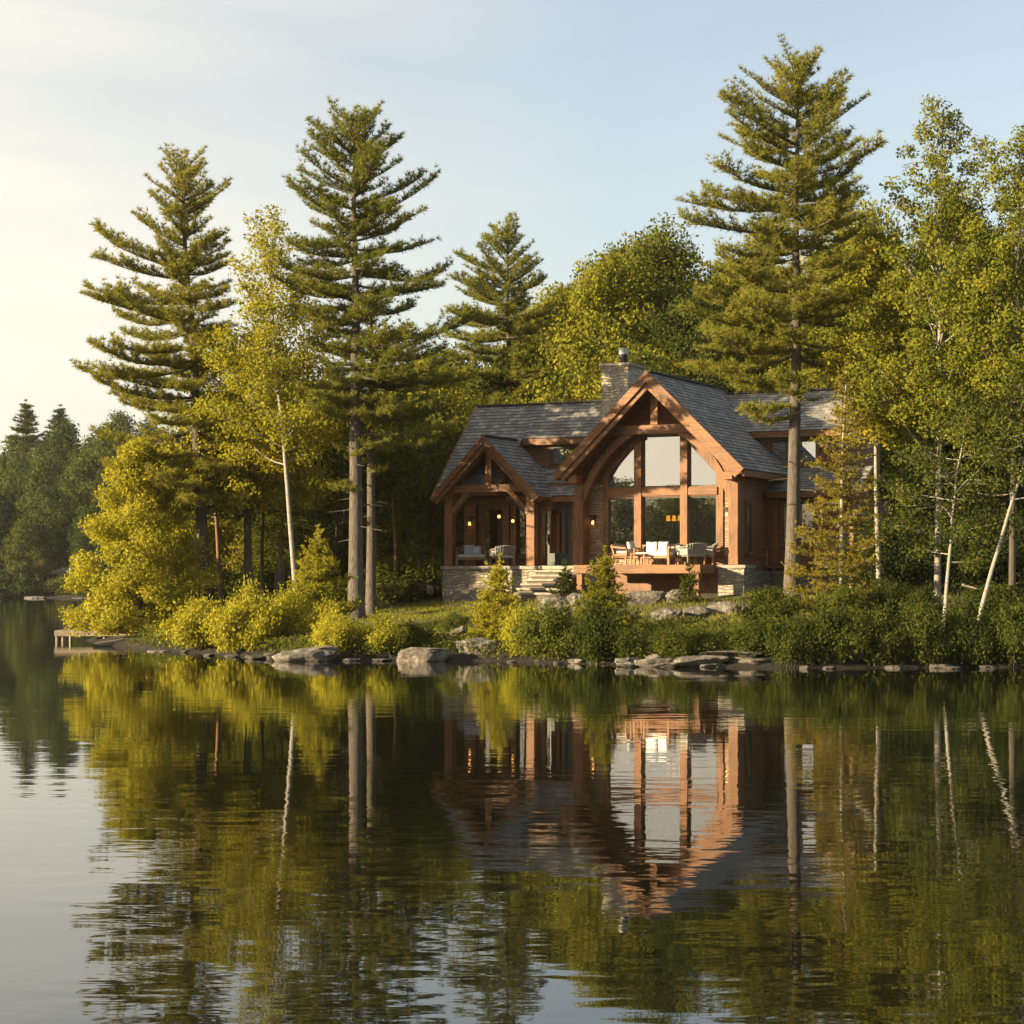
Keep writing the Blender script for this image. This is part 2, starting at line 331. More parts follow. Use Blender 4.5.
def ground(X, Y):
    X = np.atleast_1d(np.asarray(X, float)); Y = np.atleast_1d(np.asarray(Y, float)); P = np.stack([X, Y], 1)
    s = land_sd(P)+0.35*wob(X, Y, 1.1)
    h = np.interp(s, [-30, -6, -1, 0, 0.4, 2, 4, 8, 12, 16, 19, 60, 200], [-4, -2.2, -0.5, -0.03, 0.16, 0.36, 0.60, 0.98, 1.36, 1.78, 1.98, 4.5, 9])
    h = h+np.where(s > 1, 0.10*wob(X, Y, 0.8, 2.0)*np.clip((s-1)/3, 0, 1), 0)
    # opposite shores: far hill ahead, a shore to the left, one behind the camera
    ff = Y-(278+6*wob(X, Y*0, 0.06)); fl = -X-(128+5*wob(X*0, Y, 0.05)); fb = -Y-(90+4*wob(X, Y*0, 0.05)); fr = X-170
    d = np.maximum(np.maximum(ff, fl), np.maximum(fb, fr))
    h2 = np.interp(d, [-30, -3, 0, 1.5, 10, 40, 140, 700], [-4, -1.0, -0.03, 0.14, 0.7, 7, 22, 30])
    return np.maximum(h, h2)
def gz(x, y): return float(ground(x, y)[0])
def axis(segs):
    out = []
    for a, b, st in segs: out += list(np.arange(a, b, st))
    return np.array(out+[segs[-1][1]])
gx = axis([(-620, -200, 70), (-200, -60, 10), (-60, -26, 3), (-26, 44, 0.5), (44, 120, 5), (120, 200, 10), (200, 620, 70)])
gy = axis([(-620, -140, 70), (-140, -60, 8), (-60, 48, 12), (48, 100, 0.5), (100, 150, 4), (150, 260, 10), (260, 330, 4), (330, 620, 60)])
XX, YY = np.meshgrid(gx, gy); HH = ground(XX.ravel(), YY.ravel())
nx, ny = len(gx), len(gy); ii = (np.arange(ny-1)[:, None]*nx+np.arange(nx-1)[None, :]).ravel()
quads = np.stack([ii, ii+1, ii+nx+1, ii+nx], 1)
def m_ground():
    m, t, o = newmat('forest_ground'); v = coords(t)
    n = noise(t, v, 0.5, 5, 0.6); n2 = noise(t, v, 6, 7, 0.7); n3 = noise(t, v, 0.16, 3)
    c = ramp(t, n2, [(0.3, (0.030, 0.024, 0.015)), (0.6, (0.085, 0.062, 0.036)), (0.8, (0.14, 0.10, 0.06))])
    g = ramp(t, n2, [(0.3, (0.035, 0.048, 0.012)), (0.7, (0.085, 0.095, 0.022))])
    c = mixc(t, ramp(t, n, [(0.45, (0, 0, 0)), (0.6, (1, 1, 1))]), c, g)
    # bare wet rim along the waterline
    geo = nn(t, 'ShaderNodeNewGeometry'); sp = nn(t, 'ShaderNodeSeparateXYZ'); t.links.new(geo.outputs['Position'], sp.inputs[0])
    z = math_(t, 'ADD', sp.outputs['Z'], math_(t, 'MULTIPLY', n2, 0.2))
    c = mixc(t, ramp(t, z, [(0.26, (1, 1, 1)), (0.5, (0, 0, 0))]), c, (0.012, 0.010, 0.008))
    principled(t, o, c, 0.95, n2, 0.8, 0.1); return m
M_ground = m_ground()
me = np_mesh('ground', np.stack([XX.ravel(), YY.ravel(), HH], 1), quads.ravel(), np.full(len(quads), 4), M_ground, True)
tag(link_mesh('ground', me), kind='structure')
def m_water():
    m, t, o = newmat('lake_water')
    v1 = coords(t, (0.55, 1.25, 1)); v2 = coords(t, (1.0, 1.6, 1)); big = noise(t, coords(t, (0.5, 1.6, 1)), 0.11, 3, 0.5, 0.6)
    patch = nn(t, 'ShaderNodeMapRange'); patch.inputs['From Min'].default_value = 0.38; patch.inputs['From Max'].default_value = 0.64
    patch.inputs['To Min'].default_value = 0.35; patch.inputs['To Max'].default_value = 1.0; t.links.new(big, patch.inputs['Value'])
    a = noise(t, v1, 1.5, 2.0, 0.45, 0.3); b = noise(t, v2, 6.0, 1.0, 0.4); c = noise(t, v1, 0.35, 1.0, 0.4)
    h = math_(t, 'ADD', math_(t, 'MULTIPLY', a, 1.0), math_(t, 'ADD', math_(t, 'MULTIPLY', b, 0.10), math_(t, 'MULTIPLY', c, 0.6)))
    h = math_(t, 'MULTIPLY', h, patch.outputs[0])
    principled(t, o, (0.006, 0.007, 0.004), 0.015, h, 1.0, 0.0052, IOR=1.46); return m
wg = G().add([(-600, -600, 0), (600, -600, 0), (600, 600, 0), (-600, 600, 0)], [(0, 1, 2, 3)])
tag(wg.build('water', m_water()), kind='structure')

hm = bpy.data.materials.new('evening_haze'); hm.use_nodes = True; ht = hm.node_tree; ht.nodes.clear()
hv = nn(ht, 'ShaderNodeVolumePrincipled', Density=0.0001); hv.inputs['Color'].default_value = (0.86, 0.85, 0.82, 1); hv.inputs['Anisotropy'].default_value = 0.2
ho = nn(ht, 'ShaderNodeOutputMaterial'); ht.links.new(hv.outputs[0], ho.inputs['Volume'])
tag(G().box(-640, 640, -640, 640, -6, 62).build('haze', hm), kind='stuff')

# ------------------------------------------------------------------ the house (local x along its front, y into it, absolute z - 2)
PSI = math.radians(26.4); HB = 2.0; HP = (4.98, 76.0)
house = empty('timber_house', (HP[0], HP[1], HB), -PSI)
tag(house, 'cedar timber-frame lake house with grey shingle roofs and tall gable window, above the rocky shore', 'house')
cs, sn = math.cos(PSI), math.sin(PSI)
def hu(px, v):
    k = (px-CX)/F; return (k*(HP[1]+cs*v)-HP[0]-sn*v)/(cs+sn*k)
def hz(px, py, v):
    u = hu(px, v); return CAM_H+(HZ-py)/F*(HP[1]-sn*u+cs*v)-HB
def zz(z): return z-HB
def hw(u, v): return (HP[0]+cs*u+sn*v, HP[1]-sn*u+cs*v)
FL = zz(2.95)

def roof_plane(e0, e1, r1, r0, parent=house, name='roof', th=0.17, soffit=True):
    """eave e0->e1, ridge r0->r1; shingle courses lapped in real steps"""
    e0, e1, r0, r1 = map(Vector, (e0, e1, r0, r1)); L = (r0-e0).length; n = max(2, round(L/0.2)); nrm = (e1-e0).cross(r0-e0).normalized()
    if nrm.z < 0: nrm = -nrm
    vs = []; ff = []; uv = []; cnt = []; W = (e1-e0).length
    for i in range(n):
        t0, t1 = i/n, min(1.0, (i+1.12)/n)
        a, b = e0.lerp(r0, t0), e1.lerp(r1, t0); c, d = e1.lerp(r1, t1), e0.lerp(r0, t1)
        lift = nrm*0.032; k = len(vs)
        vs += [a+lift, b+lift, c+nrm*0.006, d+nrm*0.006, a-nrm*0.01, b-nrm*0.01]
        y0, y1 = i*0.2+0.004, i*0.2+0.196
        ff += [k, k+1, k+2, k+3]; uv += [(0, y0), (W, y0), (W, y1), (0, y1)]; cnt.append(4)
        ff += [k+4, k+5, k+1, k]; uv += [(0, y0), (W, y0), (W, y0+0.01), (0, y0+0.01)]; cnt.append(4)
    me = np_mesh(name, np.array([tuple(p) for p in vs]), ff, cnt, M_roof, False, uv); o = link_mesh(name, me, parent)
    # deck boards below
    q = [p-nrm*0.012 for p in (e0, e1, r1, r0)]+[p-nrm*th for p in (e0, e1, r1, r0)]
    G().add(q, [(0,1,2,3),(7,6,5,4),(0,4,5,1),(1,5,6,2),(2,6,7,3),(3,7,4,0)]).build('soffit', M_woodd, o)
    return o
def ridge_cap(p, q, parent):
    g = G(); g.beam(Vector(p)+Vector((0,0,0.03)), Vector(q)+Vector((0,0,0.03)), 0.26, 0.06); return g.build('ridge_cap', M_roof, parent)
def barge(parent, apex, foot, v, th=0.09, h=0.30, drop=0.16):
    """double layered rake board on the front edge of a gable roof"""
    a, f = Vector((apex[0], v, apex[1])), Vector((foot[0], v, foot[1])); d = (f-a).normalized(); n = Vector((-d.z, 0, d.x))
    if n.z < 0: n = -n
    sgn = 1 if f.x > a.x else -1
    def strip(y0, y1, top, bot, ext):
        # plumb cut at apex, square cut at foot
        p = [a+n*top/1.0, f+d*ext+n*top, f+d*ext+n*bot, a+n*bot]
        tz = lambda q: Vector((a.x, 0, q.z+(a.x-q.x)*d.z/d.x))
        p[0], p[3] = tz(p[0]), tz(p[3])
        return G().prism([(q.x, q.z) for q in p], y0, y1)
    strip(v-th, v, 0.03, 0.03-h, 0.0).build('barge_board', M_woodh, parent, 0.012)
    strip(v+0.003, v+0.12, -h+0.06, -h-drop, -0.05).build('barge_board', M_woodh, parent, 0.012)

# main gable roof
AZ, EZ, EU = zz(10.07), zz(6.40), 3.78
rL = roof_plane((-EU, 0, EZ), (-EU, 7.9, EZ), (0, 7.9, AZ), (0, 0, AZ)); rR = roof_plane((EU, 0, EZ), (EU, 7.9, EZ), (0, 7.9, AZ), (0, 0, AZ))
ridge_cap((0, 0, AZ), (0, 7.9, AZ), rR)
barge(rL, (0, AZ), (-EU, EZ), 0.0); barge(rR, (0, AZ), (EU, EZ), 0.0)
for s, r in ((-1, rL), (1, rR)):
    G().box(min(s*(EU-0.02), s*(EU-0.10)), max(s*(EU-0.02), s*(EU-0.10)), 0.05, 7.8, EZ-0.24, EZ-0.03).build('fascia', M_woodh, r)
# truss
tv = 0.78
tieZ = zz(8.0)
G().box(-2.02, 2.02, tv-0.13, tv+0.13, tieZ-0.17, tieZ+0.17).build('tie_beam', M_woodh, house, 0.015)
G().box(-0.15, 0.15, tv-0.12, tv+0.12, tieZ+0.17, AZ-0.35).build('king_post', M_woodv, house, 0.015)
G().box(-0.13, 0.13, 0.02, 1.4, AZ-0.62, AZ-0.36).build('ridge_beam', M_woodh, house, 0.012)
for s in (-1, 1):
    pts = []
    for i in range(13):
        t = i/12; p0, p1, p2 = Vector((s*1.0, 0, tieZ-0.12)), Vector((s*2.25, 0, zz(7.3))), Vector((s*2.98, 0, zz(5.45)))
        q = p0*(1-t)**2+p1*2*t*(1-t)+p2*t*t; pts.append((q.x, tv+0.07, q.z))
    G().arc(pts, 0.2, 0.27).build('arched_brace', M_woodv, house)
    # rafter pair of the truss
    G().beam((s*0.1, tv+0.05, AZ-0.42), (s*3.55, tv+0.05, EZ-0.16), 0.2, 0.26, (0, 0, 1)).build('rafter', M_woodh, house)
    G().box(s*3.1-0.19, s*3.1+0.19, 0.70, 1.08, FL, zz(6.05)).build('post', M_woodv, house, 0.02)
    G().box(s*3.1-0.15, s*3.1+0.15, 1.10, 1.38, FL, zz(6.05)).build('post', M_woodv, house, 0.02)
    G().box(s*3.1-0.17, s*3.1+0.17, 0.15, 1.49, zz(6.05), zz(6.34)).build('wall_plate', M_woodh, house, 0.015)

# gable front wall with the great window
GV = 1.5
ue = [hu(p, GV) for p in (609, 635, 643.5, 681, 689.5, 717)]
uL, uR = hu(603.5, GV), hu(723.5, GV)
zs, zt0, zt1, ztop = hz(662, 552.5, GV), hz(662, 497, GV), hz(662, 487, GV), hz(662, 435, GV)
zo, zi = zz(6.38), zz(7.52)
sl = (ztop-zi)/(ue[2]-ue[1])
outer = [(uL, zs-0.2), (uR, zs-0.2), (uR, zo+0.02), (ue[4]-0.02, zi+0.22), (ue[3]+0.02, ztop+0.16), (ue[2]-0.02, ztop+0.16), (ue[1]+0.02, zi+0.22), (uL, zo+0.02)]
roofz = lambda u: AZ-0.20-(AZ-EZ)/EU*abs(u)
wall_out = [(-3.1, zz(6.05)), (uL, zz(6.05)), (uL, zo+0.02), (ue[1]+0.02, zi+0.22), (ue[2]-0.02, ztop+0.16), (ue[3]+0.02, ztop+0.16), (ue[4]-0.02, zi+0.22), (uR, zo+0.02), (uR, zz(6.05)), (3.1, zz(6.05)), (3.1, roofz(3.1)), (0, roofz(0)), (-3.1, roofz(-3.1))]
G().prism(wall_out, GV, GV+0.2).build('wall', M_gable, house)
pier = G(); pier.box(-3.1, uL, GV, GV+0.2, FL, zz(6.048)); pier.box(uR, 3.1, GV, GV+0.2, FL, zz(6.048)); pier.box(uL+0.001, uR-0.001, GV, GV+0.2, FL, zs-0.202)
pier.build('stone_facing', M_stonew, house)
win = empty('window'); win.parent = house
panes = [[(ue[0], zs), (ue[1], zs), (ue[1], zt0), (ue[0], zt0)], [(ue[0], zt1), (ue[1], zt1), (ue[1], zi), (ue[0], zo)],
         [(ue[2], zs), (ue[3], zs), (ue[3], zt0), (ue[2], zt0)], [(ue[2], zt1), (ue[3], zt1), (ue[3], ztop), (ue[2], ztop)],
         [(ue[4], zs), (ue[5], zs), (ue[5], zt0), (ue[4], zt0)], [(ue[4], zt1), (ue[5], zt1), (ue[5], zo), (ue[4], zi)]]
G().prism(outer, GV-0.07, GV+0.1, panes).build('frame', M_woodv, win)
for a, b in ((ue[1], ue[2]), (ue[3], ue[4])):
    G().box(a+0.03, b-0.03, GV-0.16, GV-0.073, zs, zi+0.1 if True else 0).build('mullion', M_woodv, win, 0.01)
G().box(ue[0]-0.05, ue[5]+0.05, GV-0.13, GV-0.073, zt0+0.04, zt1-0.04).build('transom', M_woodh, win, 0.01)
G().box(uL-0.05, uR+0.05, GV-0.16, GV-0.073, zs-0.2, zs-0.06).build('sill', M_woodh, win, 0.01)
def inset(P, d):
    out = []; n = len(P)
    for i in range(n):
        p, q, r_ = Vector(P[i-1]), Vector(P[i]), Vector(P[(i+1) % n]); e1 = (q-p).normalized(); e2 = (r_-q).normalized()
        n1, n2 = Vector((-e1.y, e1.x)), Vector((-e2.y, e2.x)); k = 1+n1.dot(n2); v_ = q+(n1+n2)*(d/k); out.append((v_.x, v_.y))
    return out
pg = G(); sash = G()
for P in panes:
    pg.add([(a, GV+0.04, b) for a, b in P], [tuple(range(len(P)))])
    c = Vector((sum(a for a, b in P)/len(P), sum(b for a, b in P)/len(P)))
    inn = inset(P, 0.045)
    sash.prism(P, GV+0.0, GV+0.03, [inn])
pg.build('pane', M_glass, win); sash.build('sash', M_dark, win)

def window(u0, u1, z0, z1, v, fr=0.12, glass=M_glass, mull=0, axis='u', out=-1, frame_m=M_woodv):
    """window in a wall facing -y (axis u) or facing +x (axis v: u0,u1 run along y at x=v)"""
    w = empty('window'); w.parent = house
    P = [(u0, z0), (u1, z0), (u1, z1), (u0, z1)]; O = [(u0-fr, z0-fr), (u1+fr, z0-fr), (u1+fr, z1+fr), (u0-fr, z1+fr)]
    def mk(g, name, m):
        if axis == 'v':
            g.v = [(v+(v-b), a, c) for a, b, c in g.v]
        return g.build(name, m, w)
    mk(G().prism(O, v-0.06, v-0.002, [P]), 'frame', frame_m)
    s = G().prism(P, v-0.035, v-0.004, [[(u0+0.05, z0+0.05), (u1-0.05, z0+0.05), (u1-0.05, z1-0.05), (u0+0.05, z1-0.05)]])
    for i in range(mull):
        x = u0+(u1-u0)*(i+1)/(mull+1); s.box(x-0.03, x+0.03, v-0.034, v-0.006, z0+0.05, z1-0.05)
    mk(s, 'sash', M_dark)
    mk(G().box(u0-fr-0.04, u1+fr+0.04, v-0.10, v-0.062, z0-fr-0.05, z0-fr+0.03), 'sill', M_woodh)
    mk(G().add([(u0, v-0.01, z0), (u1, v-0.01, z0), (u1, v-0.01, z1), (u0, v-0.01, z1)], [(0, 1, 2, 3)]), 'pane', glass)
    return w
def wall_holes(u0, u1, z0, z1, y0, y1, holes, name, mat, axis='u'):
    H = [[(a, c), (b, c), (b, d), (a, d)] for a, b, c, d in holes]
    g = G().prism([(u0, z0), (u1, z0), (u1, z1), (u0, z1)], y0, y1, H)
    if axis == 'v': g.v = [(y0+(y0-b)+(y1-y0)*0, a, c) for a, b, c in g.v]
    return g.build(name, mat, house)

# right side wall of the gable block (faces +x) with its slim window
sw = [2.05, 2.55, zz(3.45), zz(5.25)]
wall_holes(1.7, 4.4, zz(2.75), roofz(3.1)+0.02, 3.1, 3.29, [sw], 'wall', M_siding, 'v').location.x = 0.0
window(sw[0], sw[1], sw[2], sw[3], 3.1, 0.1, axis='v')
# right wing
RV, RU = 4.4, 6.4
w1 = [hu(783, RV), hu(815, RV), hz(795, 543, RV), hz(795, 503, RV)]
wall_holes(3.12, RU, zz(2.75), zz(5.75), RV, RV+0.2, [w1], 'wall', M_siding)
window(*w1, RV, 0.12, mull=1)
wall_holes(RV+0.2, 9.2, zz(2.75), zz(6.3), RU, RU+0.2, [], 'wall', M_siding, 'v')
UV_ = 5.6; w2 = [hu(771, UV_), hu(817, UV_), hz(790, 463, UV_), hz(790, 441, UV_)]
wall_holes(2.0, 6.0, zz(6.55), zz(8.25), UV_, UV_+0.2, [w2], 'wall', M_siding)
window(*w2, UV_, 0.1, mull=2)
gv = [(UV_+0.2, zz(6.0)), (9.6, zz(6.0)), (9.6, zz(8.2)), (7.7, zz(9.75)), (UV_+0.2, zz(8.2))]
g = G().prism(gv, 0, 0.2); g.v = [(6.0-b, a, c) for a, b, c in g.v]; g.build('wall', M_gable, house)
r = roof_plane((0.1, 5.25, zz(8.12)), (6.35, 5.25, zz(8.12)), (6.35, 7.7, zz(9.86)), (0.1, 7.7, zz(9.86)))
ridge_cap((0.1, 7.7, zz(9.86)), (6.35, 7.7, zz(9.86)), r)
G().box(2.2, 6.33, 5.2, 5.27, zz(7.88), zz(8.10)).build('fascia', M_woodh, r)
G().beam((6.36, 5.25, zz(8.02)), (6.36, 7.7, zz(9.76)), 0.06, 0.24).build('barge_board', M_woodh, r)
roof_plane((6.35, 10.15, zz(8.12)), (0.1, 10.15, zz(8.12)), (0.1, 7.7, zz(9.86)), (6.35, 7.7, zz(9.86)))
r = roof_plane((3.1, 3.85, zz(5.72)), (6.9, 3.85, zz(5.72)), (6.9, 5.62, zz(6.72)), (3.1, 5.62, zz(6.72)))
G().box(3.3, 6.88, 3.82, 3.88, zz(5.50), zz(5.70)).build('fascia', M_woodh, r)
roof_plane((6.9, 9.4, zz(5.72)), (6.0, 9.4, zz(5.72)), (6.0, 5.6, zz(6.72)), (6.9, 5.6, zz(6.72)))
for u in (3.45, 6.4): G().box(u-0.13, u+0.13, RV-0.10, RV-0.003, zz(2.75), zz(5.55)).build('corner_board', M_woodv, house)

# left wing
rA = roof_plane((-9.8, 1.6, zz(5.84)), (-6.98, 1.6, zz(5.84)), (-6.98, 5.3, zz(9.54)), (-9.8, 5.3, zz(9.54)))
rB = roof_plane((-6.97, 3.8, zz(8.04)), (-1.9, 3.8, zz(8.04)), (-1.9, 5.3, zz(9.54)), (-6.97, 5.3, zz(9.54)))
roof_plane((0.2, 9.1, zz(5.74)), (-9.8, 9.1, zz(5.74)), (-9.8, 5.3, zz(9.54)), (0.2, 5.3, zz(9.54)))
ridge_cap((-9.8, 5.3, zz(9.54)), (-1.0, 5.3, zz(9.54)), rB)
G().box(-6.95, -2.6, 3.76, 3.83, zz(7.78), zz(8.02)).build('fascia', M_woodh, rB)
G().beam((-9.83, 1.6, zz(5.72)), (-9.83, 5.3, zz(9.42)), 0.06, 0.24).build('barge_board', M_woodh, rA)
DV = 2.8; w3 = [hu(552, 4.1), hu(577, 4.1), hz(562, 465, 4.1), hz(562, 447, 4.1)]
wall_holes(-6.95, -2.9, zz(6.5), zz(8.2), 4.1, 4.3, [w3], 'wall', M_siding)
window(*w3, 4.1, 0.09, mull=1)
rC = roof_plane((-6.9, 2.2, zz(5.66)), (-2.95, 2.2, zz(5.66)), (-2.95, 4.12, zz(6.86)), (-6.9, 4.12, zz(6.86)))
G().box(-5.9, -3.3, 2.17, 2.24, zz(5.44), zz(5.64)).build('fascia', M_woodh, rC)
# entry wall with the glazed door
d0, d1 = hu(545.5, DV), hu(572.5, DV); dz1 = hz(558, 506, DV)
wall_holes(-5.6, -3.1, FL, zz(6.2), DV, DV+0.2, [[d0, d1, FL+0.01, dz1]], 'wall', M_siding)
door = empty('door'); door.parent = house
G().prism([(d0, FL+0.02), (d1, FL+0.02), (d1, dz1), (d0, dz1)], DV+0.02, DV+0.09, [[(d0+0.17, FL+0.5), (d1-0.17, FL+0.5), (d1-0.17, dz1-0.16), (d0+0.17, dz1-0.16)]]).build('door_leaf', M_dark, door, 0.01)
G().add([(d0+0.17, DV+0.05, FL+0.5), (d1-0.17, DV+0.05, FL+0.5), (d1-0.17, DV+0.05, dz1-0.16), (d0+0.17, DV+0.05, dz1-0.16)], [(0, 1, 2, 3)]).build('pane', m_glass('door_glass', 0.65), door)
G().prism([(d0-0.26, FL), (d1+0.26, FL), (d1+0.26, dz1+0.2), (d0-0.26, dz1+0.2)], DV-0.07, DV-0.003, [[(d0, FL+0.01), (d1, FL+0.01), (d1, dz1), (d0, dz1)]]).build('door_frame', M_woodv, door)
h = G(); h.box(d0+0.07, d0+0.12, DV-0.05, DV+0.018, FL+0.95, FL+1.15); h.box(d0+0.07, d0+0.12, DV-0.05, DV-0.02, FL+0.85, FL+1.25); h.build('handle', M_black, door)
# porch back wall, mostly glass, and the hidden side walls
PV = 3.6
pw1 = [hu(484.5, PV), hu(503, PV), FL+0.12, zz(5.25)]; pw2 = [hu(516.5, PV), hu(531, PV), FL+0.45, zz(5.25)]
wall_holes(-9.3, -5.6, FL, zz(6.6), PV, PV+0.2, [pw1, pw2], 'wall', M_siding)
window(*pw1, PV, 0.1, M_glass2); window(*pw2, PV, 0.08, M_glass2)
G().box(-9.38, -8.86, PV-0.25, PV-0.003, FL, zz(5.5)).build('post', M_woodv, house, 0.015)
for px in (506.5, 513.8):
    u = hu(px, PV-0.15); G().box(u-0.12, u+0.12, PV-0.2, PV-0.07, FL, zz(5.4)).build('post', M_woodv, house, 0.012)
G().box(-9.3, -5.7, PV-0.22, PV-0.065, zz(5.42), zz(5.68)).build('wall_plate', M_woodh, house)
wall_holes(DV+0.2, PV, FL, zz(6.2), -5.6, -5.4, [], 'wall', M_siding, 'v')
wall_holes(PV+0.2, 9.0, zz(2.0), zz(7.2), -9.1, -8.9, [], 'wall', M_siding, 'v')
gv = [(PV+0.25, zz(7.2)), (7.3, zz(7.2)), (5.3, zz(9.35))]
g = G().prism(gv, 0, 0.2); g.v = [(-9.1-b, a, c) for a, b, c in g.v]; g.build('wall', M_gable, house)
G().box(-9.1, 6.4, 9.2, 9.4, zz(2.0), zz(6.0)).build('wall', M_siding, house)
# inside: floor, partitions
G().box(-9.0, 6.3, 3.9, 9.1, FL-0.1, FL-0.004).build('interior_floor', M_room, house)
G().box(-2.9, 2.9, 1.72, 3.88, FL-0.1, FL-0.004).build('interior_floor', M_room, house)
G().box(-2.98, -2.9, 1.72, 3.9, FL, zz(6.6)).build('interior_wall', M_room, house)
G().box(-5.3, 5.8, 6.6, 6.75, FL, zz(8.0)).build('interior_wall', M_room, house)
G().box(3.3, 5.8, 5.9, 6.5, zz(5.75), zz(5.85)).build('interior_floor', M_room, house)

# porch gable
PU, PA, PE, PH = -7.29, zz(7.99), zz(5.59), 2.38; p0 = 1.0
pL = roof_plane((PU-PH, p0, PE), (PU-PH, 3.9, PE), (PU, 3.9, PA), (PU, p0, PA), name='porch_roof'); pR = roof_plane((PU+PH, p0, PE), (PU+PH, 3.9, PE), (PU, 3.9, PA), (PU, p0, PA), name='porch_roof')
ridge_cap((PU, p0, PA), (PU, 3.9, PA), pR)
barge(pL, (PU, PA), (PU-PH, PE), p0, 0.08, 0.24, 0.13); barge(pR, (PU, PA), (PU+PH, PE), p0, 0.08, 0.24, 0.13)
ptv = p0+0.5; ptz = zz(5.98)
G().box(PU-1.93, PU+1.93, ptv-0.12, ptv+0.12, ptz-0.15, ptz+0.15).build('tie_beam', M_woodh, house, 0.012)
G().box(PU-0.13, PU+0.13, ptv-0.1, ptv+0.1, ptz+0.15, PA-0.3).build('king_post', M_woodv, house, 0.012)
G().box(PU-0.11, PU+0.11, p0+0.02, 3.4, PA-0.5, PA-0.28).build('ridge_beam', M_woodh, house)
for s in (-1, 1):
    pu = PU+s*1.8
    G().box(pu-0.18, pu+0.18, ptv-0.06, ptv+0.28, FL, ptz-0.152).build('post', M_woodv, house, 0.02)
    G().beam((PU+s*0.9, ptv, ptz-0.1), (pu-s*0.1, ptv, zz(5.0)), 0.17, 0.2).build('brace', M_woodv, house)
    G().beam((PU+s*0.08, ptv+0.05, PA-0.36), (PU+s*2.2, ptv+0.05, PE-0.12), 0.16, 0.2).build('rafter', M_woodh, house)
    G().box(pu-0.14, pu+0.14, p0+0.2, 3.5, ptz-0.4, ptz-0.155).build('wall_plate', M_woodh, house) if s < 0 else None
u = hu(541, 2.2); G().box(u-0.13, u+0.13, 2.05, 2.33, FL, zz(5.42)).build('post', M_woodv, house, 0.015)
G().beam((u+0.45, 2.2, zz(5.44)), (u+0.05, 2.2, zz(4.95)), 0.13, 0.13).build('brace', M_woodv, house)
# gable infill of the porch far back
G().prism([(PU-1.9, zz(6.0)), (PU+1.9, zz(6.0)), (PU, zz(7.75))], 2.6, 2.75).build('gable_infill', M_woodd, house)

# platforms, plinths, chimney
M_rise = m_plainstone('riser_stone', (0.06, 0.05, 0.04), (0.16, 0.13, 0.10), 9)
G().box(-9.26, -5.0, 1.3, 3.6, zz(1.2), zz(2.82)).build('stone_plinth', M_stone, house)
G().box(-9.33, -4.95, 1.22, 3.6, zz(2.82), FL-0.002).build('capstone', M_slab, house, 0.015)
G().box(-5.0, -2.5, 1.3, 2.8, zz(1.2), zz(2.82)).build('stone_plinth', M_stone, house)
G().box(-4.948, -2.5, 1.28, 2.8, zz(2.82), FL-0.002).build('capstone', M_slab, house, 0.01)
st = empty('steps'); st.parent = house
for i in range(1, 7):
    G().box(-4.97-0.02*i, -3.1, 1.27-0.36*i, 1.27-0.36*(i-1), zz(0.8), FL-0.17*i-0.085).build('riser', M_rise, st)
    G().box(-5.02-0.02*i, -3.07, 1.20-0.36*i, 1.265-0.36*(i-1), FL-0.17*i-0.085, FL-0.17*i).build('tread', M_slab, st, 0.015)
f = G(); f.box(-3.1, 3.1, 1.5, 1.7, zz(1.2), FL-0.06); f.build('foundation', M_woodd, house)
f = G(); f.box(2.62, 3.62, 0.42, 1.497, zz(1.2), zz(2.83)); f.build('stone_plinth', M_stone, house)
G().box(2.56, 3.70, 0.36, 1.495, zz(2.83), FL-0.002).build('capstone', M_slab, house, 0.015)
f = G(); f.box(3.11, 3.36, 1.7, 4.3, zz(1.2), zz(2.748)); f.box(3.36, 6.46, 4.3, 4.62, zz(1.2), zz(2.748)); f.build('foundation', M_stone, house)
G().box(3.2, 6.55, 4.22, 4.38, zz(2.60), zz(2.746)).build('stone_sill', M_slab, house)
ch = G(); ch.box(-3.85, -2.72, 4.55, 6.1, zz(7.4), zz(10.86)); cho = ch.build('chimney', M_chim, house)
G().box(-3.93, -2.64, 4.47, 6.18, zz(10.86), zz(10.98)).build('chimney_cap', M_slab, cho, 0.01)
G().cyl(-3.1, 5.0, zz(10.98), zz(11.35), 0.16, 0.15).build('flue', M_black, cho)
G().cyl(-3.1, 5.0, zz(11.35), zz(11.60), 0.19, 0.19).build('flue_cap', M_metal, cho)

# deck
dk = empty('deck'); dk.parent = house
g = G(); nb = 17
for i in range(nb):
    y = -1.0+2.49*i/nb; g.box(-2.46, 2.46, y, y+2.49/nb-0.012, FL-0.06, FL)
g.build('deck_floor', M_woodh, dk)
G().box(-2.5, 2.5, -1.06, -1.003, FL-0.31, FL+0.004).build('fascia', M_woodh, dk, 0.008)
G().box(2.463, 2.52, -1.0, 0.34, FL-0.31, FL+0.004).build('fascia', M_woodh, dk, 0.008)
G().box(-2.46, 2.46, 0.2, 0.32, FL-0.30, FL-0.064).build('joist', M_woodd, dk)
for u in (-2.3, 2.3): G().box(u-0.11, u+0.11, -0.98, -0.76, zz(1.4), FL-0.062).build('deck_post', M_woodv, dk, 0.01)
